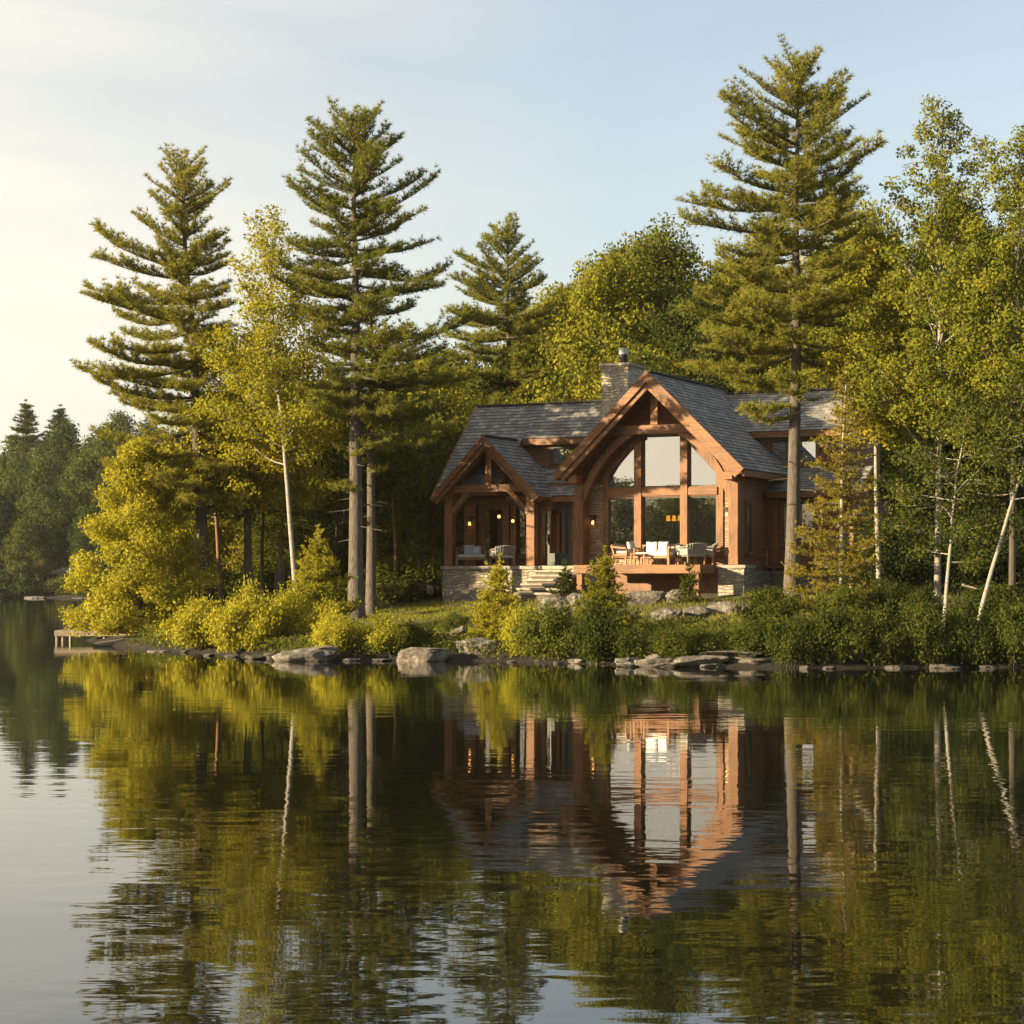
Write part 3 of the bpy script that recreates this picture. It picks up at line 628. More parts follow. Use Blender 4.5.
# wall lanterns on the stone piers and on the porch post
def lantern(u, v, z):
    w = empty('wall_lantern'); w.parent = house
    g = G(); g.box(u-0.06, u+0.06, v-0.02, v-0.002, z-0.05, z+0.3); g.box(u-0.11, u+0.11, v-0.24, v-0.021, z+0.22, z+0.29)
    for dx in (-0.09, 0.09):
        for dy in (-0.225, -0.045): g.box(u+dx-0.01, u+dx+0.01, v+dy-0.01, v+dy+0.01, z-0.07, z+0.22)
    g.build('bracket', M_black, w)
    G().cyl(u, v-0.135, z-0.05, z+0.08, 0.06, 0.045, 10).build('bulb', M_bulb, w)
lantern(hu(594.5, GV), GV, hz(594.5, 523, GV)); lantern(hu(728, GV), GV, hz(728, 515, GV)); lantern(-9.05, PV-0.25, zz(4.65))
# ------------------------------------------------------------------ vegetation builders
GA = 2.399963
class TubeAcc:
    def __init__(s): s.V = []; s.F = []; s.n = 0
    def add(s, pts, rad, sides=6):
        P = np.asarray(pts, float); n = len(P); D = np.gradient(P, axis=0); D /= np.linalg.norm(D, axis=1, keepdims=True)+1e-9
        ref = np.array([1.0, 0.2, 0.1]) if abs(D[0, 2]) > 0.6 else np.array([0, 0, 1.0])
        A = np.cross(D, ref); A /= np.linalg.norm(A, axis=1, keepdims=True)+1e-9; B = np.cross(D, A)
        th = np.arange(sides)*2*np.pi/sides; R = np.asarray(rad, float)[:, None, None]
        V = P[:, None, :]+R*(np.cos(th)[None, :, None]*A[:, None, :]+np.sin(th)[None, :, None]*B[:, None, :])
        s.V.append(V.reshape(-1, 3)); i, j = np.meshgrid(np.arange(n-1), np.arange(sides), indexing='ij'); k = (j+1) % sides
        s.F.append((np.stack([i*sides+j, i*sides+k, (i+1)*sides+k, (i+1)*sides+j], -1)+s.n).reshape(-1, 4)); s.n += n*sides
    def mesh(s, name, mat):
        F_ = np.concatenate(s.F); return np_mesh(name, np.concatenate(s.V), F_.ravel(), np.full(len(F_), 4), mat, True)
def unit(a): return a/(np.linalg.norm(a, axis=-1, keepdims=True)+1e-9)
def leaves_mesh(name, C, size, rng, mat, wid=0.62, dirs=None, flat=0.35, nb=None):
    n = len(C); d = unit(rng.normal(size=(n, 3))+(0 if dirs is None else dirs)); nr = unit(rng.normal(size=(n, 3))*(1.0 if nb is None else 0.62)+np.array([0, 0, flat])+(0 if nb is None else nb))
    L = (size*rng.uniform(0.5, 1.45, n))[:, None]; b = unit(np.cross(nr, d))*L*wid*0.5; a = d*L
    V = np.stack([C-a*0.5, C-a*0.05+b, C+a*0.5, C-a*0.05-b], 1).reshape(-1, 3)
    return np_mesh(name, V, np.arange(4*n), np.full(n, 4), mat)
def needles_mesh(name, base, tip, width, rng, mat):
    n = len(base); d = tip-base; s = unit(np.cross(d, rng.normal(size=(n, 3))))*width*0.5
    V = np.stack([base-s, base+s, tip], 1).reshape(-1, 3)
    return np_mesh(name, V, np.arange(3*n), np.full(n, 3), mat)

def broadleaf(seed, H, zb, R, n_limb=26, n_leaf=20000, leaf=0.17, r0=0.13, clump=0.42, ascend=0.75, lean=(0, 0), prof=None,
              leafmat=None, barkmat=None, droop=0.0, zskip=0.0, top_narrow=1.0, side=None, thin=0.0):
    """trunk with limbs and twigs; leaf clumps round the twig ends.  prof(t): crown radius 0..1 over its height"""
    rng = np.random.default_rng(seed); T = TubeAcc()
    prof = prof or (lambda t: max(0.12, math.sin(math.pi*min(1, 0.18+0.80*t))**0.8))
    nz = 12; z = np.linspace(-0.4, H*0.97, nz); wobx = np.cumsum(rng.normal(0, 0.05, nz))*0.9
    woby = np.cumsum(rng.normal(0, 0.05, nz))*0.9; f = np.clip(z/H, 0, 1)
    tr = np.stack([lean[0]*f**1.1+wobx*f, lean[1]*f**1.1+woby*f, z], 1)
    rad = r0*(1-0.90*f)+0.008; rad[0] *= 1.5; T.add(tr, rad, 8)
    at = lambda zq: np.array([np.interp(zq, z, tr[:, k]) for k in range(3)])
    cl = []; cw = []
    for i in range(n_limb):
        t = (i+rng.uniform(0, 1))/n_limb; ze = zb+(H-zb)*t; az = i*GA+rng.uniform(-0.5, 0.5)
        L = R*prof(t)*rng.uniform(0.6, 1.15)
        if side is not None: L *= side(az)
        out = np.array([math.cos(az), math.sin(az), 0]); rise = L*ascend*(0.5+t)*rng.uniform(0.7, 1.2)
        zs_ = max(zskip, ze-rise); p0 = at(min(zs_, H*0.95)); p2 = at(min(ze, H*0.96))*[1, 1, 0]+[0, 0, ze-droop*L]+out*L
        p1 = p0*0.45+p2*0.55+np.array([0, 0, -0.10*L+droop*0.8*L])+rng.normal(0, 0.10*L, 3)
        q = np.linspace(0, 1, 7)[:, None]; path = p0*(1-q)**2+2*p1*q*(1-q)+p2*q*q
        rr = max(0.012, np.interp(zs_, z, rad)*0.45); T.add(path, np.linspace(rr, 0.008, 7), 5)
        cl.append(p2); cw.append(1.0)
        for s in np.linspace(0.35, 0.92, 3+int(L*1.3)):
            pb = p0*(1-s)**2+2*p1*s*(1-s)+p2*s*s; l2 = L*(0.16+0.30*(1-abs(s-0.55)))*rng.uniform(0.6, 1.2)
            a2 = az+rng.choice([-1, 1])*rng.uniform(0.5, 1.3); e2 = rng.uniform(-0.2, 0.9)
            pe = pb+l2*np.array([math.cos(a2)*math.cos(e2), math.sin(a2)*math.cos(e2), math.sin(e2)-droop])
            T.add([pb, (pb+pe)/2+rng.normal(0, 0.05*l2, 3), pe], [rr*0.4*(1-s*0.6)+0.004, 0.007, 0.004], 4)
            cl.append(pe); cw.append(rng.uniform(0.5, 1.1)); cl.append((pb*0.4+pe*0.6)); cw.append(0.45)
    for k in range(4): cl.append(at(H*(0.90+0.028*k))+[0, 0, H*0.03*(k == 3)]); cw.append(0.5)
    cl = np.array(cl); cw = np.array(cw); cw = cw*(1-thin*np.clip((cl[:, 2]-zb)/(H-zb), 0, 1)); pick = rng.choice(len(cl), n_leaf, p=cw/cw.sum())
    tt = np.clip((cl[pick, 2]-zb)/(H-zb), 0, 1); sg = clump*(0.55+0.6*cw[pick])*(1-(1-top_narrow)*tt)
    g = rng.normal(size=(n_leaf, 3)); g /= np.maximum(1, np.linalg.norm(g, axis=1, keepdims=True)/1.7)
    C = cl[pick]+g*sg[:, None]*[1, 1, 0.72]
    ax = np.stack([np.interp(C[:, 2], z, tr[:, 0]), np.interp(C[:, 2], z, tr[:, 1]), C[:, 2]-0.25*R], 1); nb = unit(g)*0.85+unit(C-ax)*0.55
    ok = C[:, 2] > 0.05; C = C[ok]; nb = nb[ok]
    return leaves_mesh('crown', C, leaf, rng, leafmat or L_mid, 0.66, nb=nb), T.mesh('trunk', barkmat or B_dark)

def pine(seed, H, prof, zb, r0=0.26, lean=None, whorl=0.54, nb=5, ndl=0.20, width=0.026, per=11, mat=None, bark=None, dens=1.0, up_top=0.72, flat=0.145, stubs=True, extra=(), limb=1.0):
    """white pine: whorls of long limbs with flat needle pads.  prof: rows (height, left, right) of limb length"""
    rng = np.random.default_rng(seed); T = TubeAcc(); base = []; tip = []
    pz = np.array([p[0] for p in prof]); pl = np.array([p[1] for p in prof]); pr = np.array([p[2] for p in prof]); o = np.argsort(pz); pz, pl, pr = pz[o], pl[o], pr[o]
    nz = 16; z = np.linspace(-0.5, H*0.985, nz); f = np.clip(z/H, 0, 1)
    xl = np.zeros(nz) if lean is None else np.interp(z, [a for a, b in lean], [b for a, b in lean])
    tr = np.stack([xl+0.05*np.sin(z*0.9+seed)*f, 0.05*np.cos(z*0.8+seed)*f, z], 1); rad = r0*(1-0.92*f**1.1)+0.012; rad[0] *= 1.55; rad[1] *= 1.08
    T.add(tr, rad, 12); at = lambda q: np.array([np.interp(q, z, tr[:, k]) for k in range(3)])
    def tuft(cc, dd, k=1.0):
        v = unit(rng.normal(size=(per, 3))*[1, 1, 0.8]+dd*0.7+np.array([0, 0, 0.5])); base.append(np.repeat(cc[None], per, 0)); tip.append(cc+v*ndl*k*rng.uniform(0.65, 1.15, (per, 1)))
    def pad(path, L, ls, t):
        """needle tufts along twigs set off both sides of the limb, in clumps with gaps between"""
        n = max(3, int(L/0.15*dens)); cum = np.linspace(0.14 if L > 1.2 else 0.06, 1.0, n); ph = rng.uniform(0, 6.28); fq = rng.uniform(3.5, 6.5)*max(0.6, L/2.5)
        for s in cum:
            k = s*(len(path)-1); i0 = min(int(k), len(path)-2); p = path[i0]*(1-(k-i0))+path[i0+1]*(k-i0); d = unit(path[i0+1]-path[i0])
            cl_ = 0.45+0.75*(0.5+0.5*math.sin(s*fq+ph))
            for sg in (-1, 1):
                if rng.random() < 0.10: continue
                ll = ls*(0.30+0.95*math.sin(math.pi*min(1, 0.15+0.74*s)))*cl_*rng.uniform(0.6, 1.25) if s < 0.99 else 0.08
                lat = unit(np.cross(d, [0, 0, 1.0]))*sg; e = rng.uniform(-0.05, 0.45)+0.35*t
                dd = unit(lat*0.8+d*rng.uniform(0.4, 1.0)+np.array([0, 0, e])); m = max(1, int(ll/0.10))
                if m > 2: T.add([p, p+dd*ll*0.9], [0.010, 0.004], 3)
                for j in range(m): tuft(p+dd*ll*(j+0.7)/m+rng.normal(0, 0.025, 3), dd)
                if m > 2:
                    for j in range(2): tuft(p+dd*ll+rng.normal(0, 0.07, 3)+[0, 0, 0.05], dd)
            tuft(p+[0, 0, 0.04], d)
    zc = zb; limbs = []
    while zc < H*0.975:
        t = (zc-zb)/(H-zb); n = nb if t < 0.9 else 4; a0 = rng.uniform(0, 6.28)
        for k in range(n):
            if rng.random() < 0.10 and t < 0.85: continue
            limbs.append((zc+rng.uniform(-0.16, 0.16), a0+k*6.283/n+rng.uniform(-0.35, 0.35), None))
        zc += whorl*(1.0-0.42*t)*rng.uniform(0.8, 1.25)
    for e in extra: limbs.append(e)
    for zq, az, Lf in limbs:
        t = min(1, max(0, (zq-zb)/(H-zb))); c = math.cos(az); zt_ = zq+0.75*np.interp(zq, pz, np.maximum(pl, pr))*(0.15+up_top*max(0, t-0.45)*1.7); l_, r_ = np.interp(zt_, pz, pl), np.interp(zt_, pz, pr)
        L = (l_*(1-c)/2+r_*(1+c)/2)*rng.choice([0.55, 0.8, 1.0, 1.1], p=[0.2, 0.3, 0.3, 0.2])*rng.uniform(0.9, 1.05) if Lf is None else Lf
        if L < 0.15: continue
        el = -0.12+0.16*t+up_top*max(0, t-0.45)**1.1*1.7+rng.uniform(-0.12, 0.12); out = np.array([c, math.sin(az), 0])
        p0 = at(min(zq, H*0.98)); q = np.linspace(0, 1, 8)[:, None]
        sag = -0.05*L*(1-t); curl = (0.11+0.03*t)*L
        path = p0+out*L*q*math.cos(el)+np.array([0, 0, 1.0])*(L*q*math.sin(el)+sag*np.sin(q*math.pi)*1.4+curl*q**2.6)
        path += np.cumsum(rng.normal(0, 0.012*L, (8, 3)), 0)*q
        rr = min(0.065, 0.014+0.012*L)*limb; T.add(path, np.linspace(rr, 0.007, 8), 5)
        pad(path, L, min(0.90, 0.24+flat*L)*(1-0.28*min(1, t*1.2)), t)
    pad(np.array([at(H*0.93), at(H*0.96), at(H*0.985)+[0, 0, 0.3]]), 0.9, 0.25, 1.0)
    for zq in np.arange(zb+0.3*(H-zb), H*0.95, 0.16):      # short inner shoots against the stem
        a_ = rng.uniform(0, 6.28); dd = np.array([math.cos(a_), math.sin(a_), 0.5]); l_ = rng.uniform(0.2, 0.7)*(1.15-zq/H)
        for q_ in np.arange(0.1, l_+0.1, 0.1): tuft(at(zq)+unit(dd)*q_, dd)
    if stubs:
        for i in range(int(zb/0.55)):
            zq = rng.uniform(zb*0.35, zb); az = rng.uniform(0, 6.28); p = at(zq); l = rng.uniform(0.2, 1.1); T.add([p, p+l*np.array([math.cos(az), math.sin(az), -0.12])], [0.022, 0.006], 4)
    base = np.concatenate(base); tip = np.concatenate(tip)
    return needles_mesh('crown', base, tip, width, rng, mat or L_pine), T.mesh('trunk', bark or B_pine)

def shrub(seed, W, H, n_leaf=5000, leaf=0.11, mat=None, stems=9, spire=0.0):
    """many-stemmed bush: arching stems from the ground, leaves along and round them"""
    rng = np.random.default_rng(seed); T = TubeAcc(); cl = []; cw = []
    for i in range(stems*2):
        az = i*GA+rng.uniform(-0.3, 0.3); rr = math.sqrt((i+0.5)/(stems*2)); h = H*(1-0.55*rr**2)*rng.uniform(0.75, 1.15); o = W/2*rr*rng.uniform(0.75, 1.1)
        p0 = np.array([math.cos(az), math.sin(az), 0])*o*0.25; p2 = np.array([math.cos(az)*o, math.sin(az)*o, h]); p1 = p0*0.5+p2*0.5+np.array([0, 0, 0.22*h])
        q = np.linspace(0, 1, 6)[:, None]; path = p0*(1-q)**2+2*p1*q*(1-q)+p2*q*q; T.add(path, np.linspace(0.018, 0.004, 6), 4)
        for s in np.linspace(0.25, 1, 7):
            c = p0*(1-s)**2+2*p1*s*(1-s)+p2*s*s; cl.append(c+rng.normal(0, 0.10*W/2, 3)*[1, 1, 0.4]); cw.append(0.5+0.6*s)
    cl = np.array(cl); cw = np.array(cw); pk = rng.choice(len(cl), n_leaf, p=cw/cw.sum())
    sg = 0.10*(W+H)/2*rng.uniform(0.6, 1.3, len(cl))[pk]; g = rng.normal(size=(n_leaf, 3)); C = cl[pk]+g*sg[:, None]*[1, 1, 0.8+spire]
    nb = unit(g)*0.7+unit(C-[0, 0, 0.15*H])*0.6; ok = C[:, 2] > 0.01; C = C[ok]; nb = nb[ok]
    return leaves_mesh('foliage', C, leaf, rng, mat or L_mid, 0.6, np.array([0, 0, 0.5]), nb=nb), T.mesh('stem', B_dark)

def place(name, meshes, loc, label, cat, group=None, rz=0.0, sc=(1, 1, 1), parts=('crown', 'trunk')):
    o = empty(name, loc, rz); o.scale = sc; tag(o, label, cat, group)
    for n_, me in zip(parts, meshes): link_mesh(n_, me, o)
    return o
def base_at(px, Y): x = wx(px, Y); return (x, Y, gz(x, Y)-0.03)

# ------------------------------------------------------------------ the four tall pines
def pine_rows(Y, zb, rows, cx):
    s = F/Y; return [(wz(y, Y)-zb, l/s, r/s) for y, l, r in rows]
Y = 78.0; b = base_at(206, Y); H = wz(154, Y)-b[2]
rows = pine_rows(Y, b[2], [(150, 30, 30), (165, 44, 44), (185, 46, 50), (215, 75, 48), (240, 84, 46), (270, 98, 42), (290, 118, 44), (312, 122, 48), (340, 120, 50), (370, 105, 46), (400, 100, 42), (430, 112, 42), (460, 118, 40), (490, 100, 34)], 190)
lean = [(0, 0), (wz(400, Y)-b[2], -0.38), (H, -0.98)]
place('pine_tree', pine(11, H, rows, wz(492, Y)-b[2], 0.25, lean, bark=B_dark, per=12), b,
      'tall ragged pine at the left end of the point, longest limbs over the golden bush', 'pine tree')
Y = 74.5; b = base_at(356, Y); H = wz(110, Y)-b[2]
rows = pine_rows(Y, b[2], [(103, 30, 30), (125, 52, 52), (160, 64, 66), (175, 72, 84), (205, 92, 76), (240, 92, 92), (262, 80, 112), (300, 66, 112), (330, 84, 128), (360, 74, 118), (385, 50, 100), (420, 40, 84), (440, 26, 60)], 353)
lean = [(0, 0), (H, -0.06)]
place('pine_tree', pine(23, H, rows, wz(412, Y)-b[2], 0.275, lean, per=11, extra=[(wz(444, Y)-b[2], -0.3, 1.3), (wz(448, Y)-b[2], 2.6, 0.6), (wz(452, Y)-b[2], -1.4, 1.0), (wz(490, Y)-b[2], -2.0, 0.7), (wz(484, Y)-b[2], 3.0, 1.0), (wz(430, Y)-b[2], 0.1, 3.6)]), b,
      'tall dense pine with thick bare grey trunk on the lawn left of the house', 'pine tree')
Y = 69.0; b = base_at(791, Y); H = wz(56, Y)-b[2]
rows = pine_rows(Y, b[2], [(38, 32, 32), (55, 52, 50), (80, 62, 58), (100, 88, 70), (125, 84, 86), (150, 104, 86), (180, 118, 84), (200, 122, 78), (230, 106, 88), (270, 96, 84), (300, 122, 88), (330, 126, 86), (350, 112, 80), (375, 76, 62), (405, 66, 20), (418, 62, 16)], 797)
lean = [(0, 0), (wz(400, Y)-b[2], 0.16), (H, 0.20)]
place('pine_tree', pine(37, H, rows, wz(372, Y)-b[2], 0.25, lean, per=11, extra=[(wz(402, Y)-b[2], -2.7, 2.0), (wz(416, Y)-b[2], 3.5, 1.9), (wz(398, Y)-b[2], -0.6, 0.9), (wz(392, Y)-b[2], -1.8, 1.3)]), b,
      'tallest pine, its straight trunk standing in front of the right wing of the house', 'pine tree')
Y = 100.0; b = base_at(508, Y); H = wz(219, Y)-b[2]
rows = pine_rows(Y, b[2], [(216, 22, 18), (235, 46, 32), (255, 56, 38), (280, 62, 42), (300, 66, 46), (325, 74, 48), (360, 70, 50), (420, 60, 50)], 508)
place('pine_tree', pine(41, H, rows, wz(430, Y)-b[2], 0.24, None, per=9, width=0.034, ndl=0.24, dens=0.85, up_top=0.9), b,
      'pale feathery pine rising alone above the woods behind the left roof', 'pine tree')
Y = 77.5; b = base_at(371, Y); H = wz(300, Y)-b[2]
rows = pine_rows(Y, b[2], [(302, 10, 10), (340, 40, 60), (380, 40, 70), (430, 40, 60), (470, 34, 50)], 372)
place('pine_tree', pine(43, H, rows, wz(440, Y)-b[2], 0.20, None, per=10, extra=[(wz(462, Y)-b[2], 2.9, 0.9), (wz(470, Y)-b[2], -1.2, 0.8)]), b,
      'slimmer pine with a bare dark grey trunk, close behind the thick pine on the lawn', 'pine tree')

# ------------------------------------------------------------------ near broadleaf trees
spire = lambda t: max(0.10, (1-t)**0.62*min(1, 0.45+2.2*t))
oval = lambda t: max(0.15, math.sin(math.pi*min(1, 0.2+0.76*t))**0.7)
Y = 75.5; b = base_at(298, Y); H = wz(212, Y)-b[2]
place('birch_tree', broadleaf(5, H, wz(430, Y)-b[2], 2.5, 40, 27000, 0.11, 0.10, 0.32, 1.25, (-1.25, 0), lambda t: max(0.2, (1-t)**0.5), L_yellow, B_birch, zskip=wz(470, Y)-b[2], thin=0.72), b,
      'tall golden birch with a slim pale trunk between the two tall left pines', 'birch tree')
Y = 79.5; b = base_at(250, Y); H = wz(335, Y)-b[2]
place('aspen_tree', broadleaf(6, H, wz(500, Y)-b[2], 2.7, 40, 46000, 0.115, 0.13, 0.42, 0.7, (-0.2, 0), oval, L_yellow, B_dark), b,
      'golden aspen with a dark stem, behind and left of the pale birch trunk', 'aspen tree')
Y = 77.0; b = base_at(140, Y); H = wz(446, Y)-b[2]
place('golden_tree', broadleaf(7, H, 0.1, 2.95, 46, 70000, 0.10, 0.09, 0.29, 0.6, (0.05, 0), lambda t: max(0.1, (1-t)**0.75*min(1, 0.7+t)), L_yellow, B_dark, zskip=0.1), b,
      'bushy bright golden tree at the left tip of the point, leafy down to the water', 'tree')
Y = 83.0; b = base_at(178, Y); H = wz(470, Y)-b[2]
place('golden_tree', broadleaf(8, H, wz(560, Y)-b[2], 2.2, 32, 26000, 0.13, 0.09, 0.4, 0.6, (0.1, 0), oval, L_yellow, B_dark), b,
      'smaller golden tree behind the bushy golden tree and the leaning left pine', 'tree')
Y = 67.0; b = base_at(937, Y); H = wz(103, Y)-b[2]
place('aspen_tree', broadleaf(12, H, wz(415, Y)-b[2], 2.5, 52, 42000, 0.112, 0.12, 0.28, 1.5, (0.1, 0), lambda t: max(0.16, (1-t)**0.42), L_gold, B_birch, zskip=wz(560, Y)-b[2], thin=0.72), b,
      'tall slender aspen with an airy spire, the highest broadleaf tree right of the tallest pine', 'aspen tree')
Y = 65.0; b = base_at(1012, Y); H = wz(128, Y)-b[2]
place('aspen_tree', broadleaf(13, H, wz(420, Y)-b[2], 2.4, 46, 36000, 0.112, 0.12, 0.28, 1.5, (0.15, 0), lambda t: max(0.16, (1-t)**0.42), L_gold, B_dark, zskip=4, thin=0.72), b,
      'tall golden-topped aspen cut off by the right border of the picture', 'aspen tree')
Y = 68.0; b = base_at(879, Y); H = wz(232, Y)-b[2]
place('birch_tree', broadleaf(14, H, wz(440, Y)-b[2], 1.7, 34, 21000, 0.115, 0.09, 0.33, 0.8, (-0.05, 0), spire, L_gold, B_birch, zskip=wz(470, Y)-b[2], top_narrow=0.6), b,
      'birch with a straight white trunk just right of the house corner', 'birch tree')
Y = 61.5; b = base_at(943, Y); H = wz(398, Y)-b[2]
place('birch_tree', broadleaf(15, H, wz(560, Y)-b[2], 1.9, 20, 9500, 0.10, 0.065, 0.26, 0.25, (0.75, 0), oval, L_dark, B_birch, zskip=wz(570, Y)-b[2]), b,
      'young birch with a thin white trunk leaning slightly right, near the right shore', 'birch tree')
Y = 60.5; b = base_at(974, Y); H = wz(330, Y)-b[2]
place('birch_tree', broadleaf(16, H, wz(500, Y)-b[2], 1.7, 18, 8000, 0.10, 0.07, 0.26, 0.3, (2.6, 0.3), oval, L_dark, B_birch, zskip=wz(500, Y)-b[2]), b,
      'birch with a white trunk leaning strongly right at the right shore', 'birch tree')
# saplings and small conifers
Y = 66.0; b = base_at(840, Y); H = wz(366, Y)-b[2]
rows = [(0.2, 1.55, 1.5), (H*0.2, 1.6, 1.45), (H*0.5, 1.3, 1.1), (H*0.7, 0.85, 0.8), (H*0.9, 0.35, 0.35), (H, 0.1, 0.1)]
place('larch_tree', pine(51, H, rows, 0.45, 0.075, [(0, 0), (H, 0.16)], 0.30, 5, 0.11, 0.032, 8, L_larch, B_birch, 1.0, 0.2, 0.2, False, limb=0.3), b,
      'slim russet and yellow larch with a pale thin stem, in front of the right wing', 'larch tree')
Y = 63.8; b = base_at(499, Y); H = wz(566, Y)-b[2]
def small_fir(seed, H, w, mat): return pine(seed, H, [(0.05, w, w), (H*0.3, w*0.92, w*0.92), (H*0.65, w*0.52, w*0.52), (H, 0.08, 0.08)], 0.08, 0.045, None, 0.15, 7, 0.10, 0.034, 10, mat, B_dark, 1.3, 0.4, 0.26, False, limb=0.5)
place('fir_sapling', small_fir(61, H, 0.92, L_yellow), b, 'yellow-green fir sapling in front of the porch plinth and steps', 'fir sapling')
Y = 62.5; b = base_at(603, Y); H = wz(557, Y)-b[2]
place('fir_sapling', small_fir(62, H, 1.0, L_gold), b, 'pointed green fir sapling in front of the left half of the deck', 'fir sapling')
Y = 68.0; b = base_at(318, Y); H = wz(535, Y)-b[2]
place('fir_sapling', small_fir(63, H, 1.25, L_yellow), b, 'broad golden fir sapling left of the thick pine trunk', 'fir sapling')
Y = 72.8; b = base_at(688, Y); H = wz(570, Y)-b[2]
place('fir_sapling', small_fir(64, H, 0.4, L_mid), b, 'tiny pale sapling beside the right post of the deck', 'fir sapling')
Y = 75.5; b = base_at(565, Y); H = wz(570, Y)-b[2]
place('fir_sapling', small_fir(65, H, 0.5, L_dark), b, 'small dark evergreen between the stone steps and the deck', 'fir sapling')

# ------------------------------------------------------------------ the woods behind: individual trees, sharing a few meshes
kinds = []
for s_, H_, R_, zb_, pr_, m_ in [(101, 13, 3.0, 4.0, oval, L_mid), (102, 14, 2.8, 4.5, oval, L_dark), (103, 12, 3.2, 3.0, oval, L_gold), (104, 15, 2.5, 4.0, spire, L_dark), (105, 13, 2.9, 3.2, oval, L_gold)]:
    kinds.append((H_, broadleaf(s_, H_, zb_, R_, 42, 36000, 0.15, 0.16, 0.46, 0.65, (0, 0), pr_, m_, B_dark)))
Hc = 14.0; conif = pine(110, Hc, [(1, 2.4, 2.4), (5, 2.3, 2.3), (10, 1.2, 1.2), (14, 0.1, 0.1)], 2.2, 0.18, None, 0.55, 6, 0.26, 0.05, 9, L_deep, B_dark, 1.0, 0.35, 0.22)
TOPX = [100, 150, 190, 215, 245, 300, 360, 430, 480, 540, 560, 600, 640, 680, 720, 770, 830, 880, 950, 1060]
TOPY = [500, 470, 478, 470, 400, 385, 392, 352, 338, 318, 282, 258, 236, 246, 268, 258, 230, 205, 200, 190]
rng = random.Random(4)
n_b = 0
def back_tree(px, Y, top, kind, label, group=None, name='broadleaf_tree', cat='tree'):
    b = base_at(px, Y); h = wz(top, Y)-b[2]
    if kind == 'c': H0, me = Hc, conif
    else: H0, me = kinds[kind]
    s = h/H0; w = min(1.35, max(0.75, s**0.6)); place(name, me, b, label, cat, group, rng.uniform(0, 6.28), (w, w, s)); return
# the ones that stand out, each with its own label
back_tree(600, 97, 262, 4, 'golden round-topped tree above the chimney, lower of the two golden crowns there')
back_tree(652, 101, 232, 0, 'big golden-green round-topped tree above the main gable, highest crown between the two pines')
back_tree(556, 104, 292, 4, 'golden-edged tree just right of the pale feathery pine')
back_tree(745, 100, 255, 4, 'bright yellow tree showing through the lower limbs of the tallest pine')
back_tree(868, 88, 252, 4, 'golden tree between the tallest pine and the tall slender aspen')
back_tree(700, 92, 300, 1, 'dark green tree behind the right slope of the main gable')
back_tree(435, 92, 362, 2, 'dense green tree left of the porch roof, behind the lawn')
rows_ = [(87.5, 0.60), (94, 0.74), (101, 0.88), (110, 1.0), (121, 1.0)]
for Yr, fr in rows_:
    n = int((1080-100)/F*Yr/4.3)
    for i in range(n):
        px = 105+(1080-105)*(i+rng.uniform(0.1, 0.9))/n; Yt = Yr+rng.uniform(-2.5, 2.5)
        if px < 135+(Yr-87)*2.2: continue
        # keep clear of the house
        if Yt < 91 and 425 < px < 905: continue
        top = np.interp(px, TOPX, TOPY); gy_ = 575; tp = gy_-(gy_-top)*fr*rng.uniform(0.88, 1.0)
        if 470 < px < 545 and fr > 0.8: tp = max(tp, 335)
        k = rng.choice((['c', 3, 'c', 'c', 1] if fr < 0.9 else [0, 1, 2, 2, 4]) if px > 820 else [0, 1, 1, 2, 3, 'c', 4] if px > 420 else [0, 4, 4, 2, 3])  # right rows favour the darkened leaf kinds in place of real shade
        if px < 420: lab, grp = 'tree in the thin golden woods between the left pines and the porch', 'trees of the left woods'
        elif px < 800: lab, grp = 'tree in the dark woods closing off the view behind the house roofs', 'trees of the woods behind the house'
        else: lab, grp = 'tree in the thick woods behind the birches and aspens right of the house', 'trees of the right woods'
        if k == 'c': lab = lab.replace('tree in', 'dark conifer in', 1)
        back_tree(px, Yt, tp, k, lab, grp, 'conifer_tree' if k == 'c' else 'broadleaf_tree', 'conifer' if k == 'c' else 'tree')
# thin bare-stemmed young trees seen between the left trunks
for i, (px, Y, top, r) in enumerate([(222, 80, 420, 0.10), (247, 83, 400, 0.08), (262, 86, 410, 0.09), (281, 85, 390, 0.07), (312, 82, 380, 0.09), (335, 88, 390, 0.07), (397, 84, 400, 0.08), (408, 90, 390, 0.08), (428, 88, 400, 0.06), (436, 95, 390, 0.07)]):
    b = base_at(px, Y); h = wz(top, Y)-b[2]
    place('young_tree', broadleaf(200+i, h, h*0.55, 1.6, 16, 6000, 0.17, r, 0.45, 0.6, (rng.uniform(-0.5, 0.5), 0), oval, L_yellow if i % 2 else L_mid, B_red if i % 3 == 0 else B_dark), b,
          'thin bare-stemmed young tree among the trunks of the left woods', 'tree', 'young trees of the left woods')
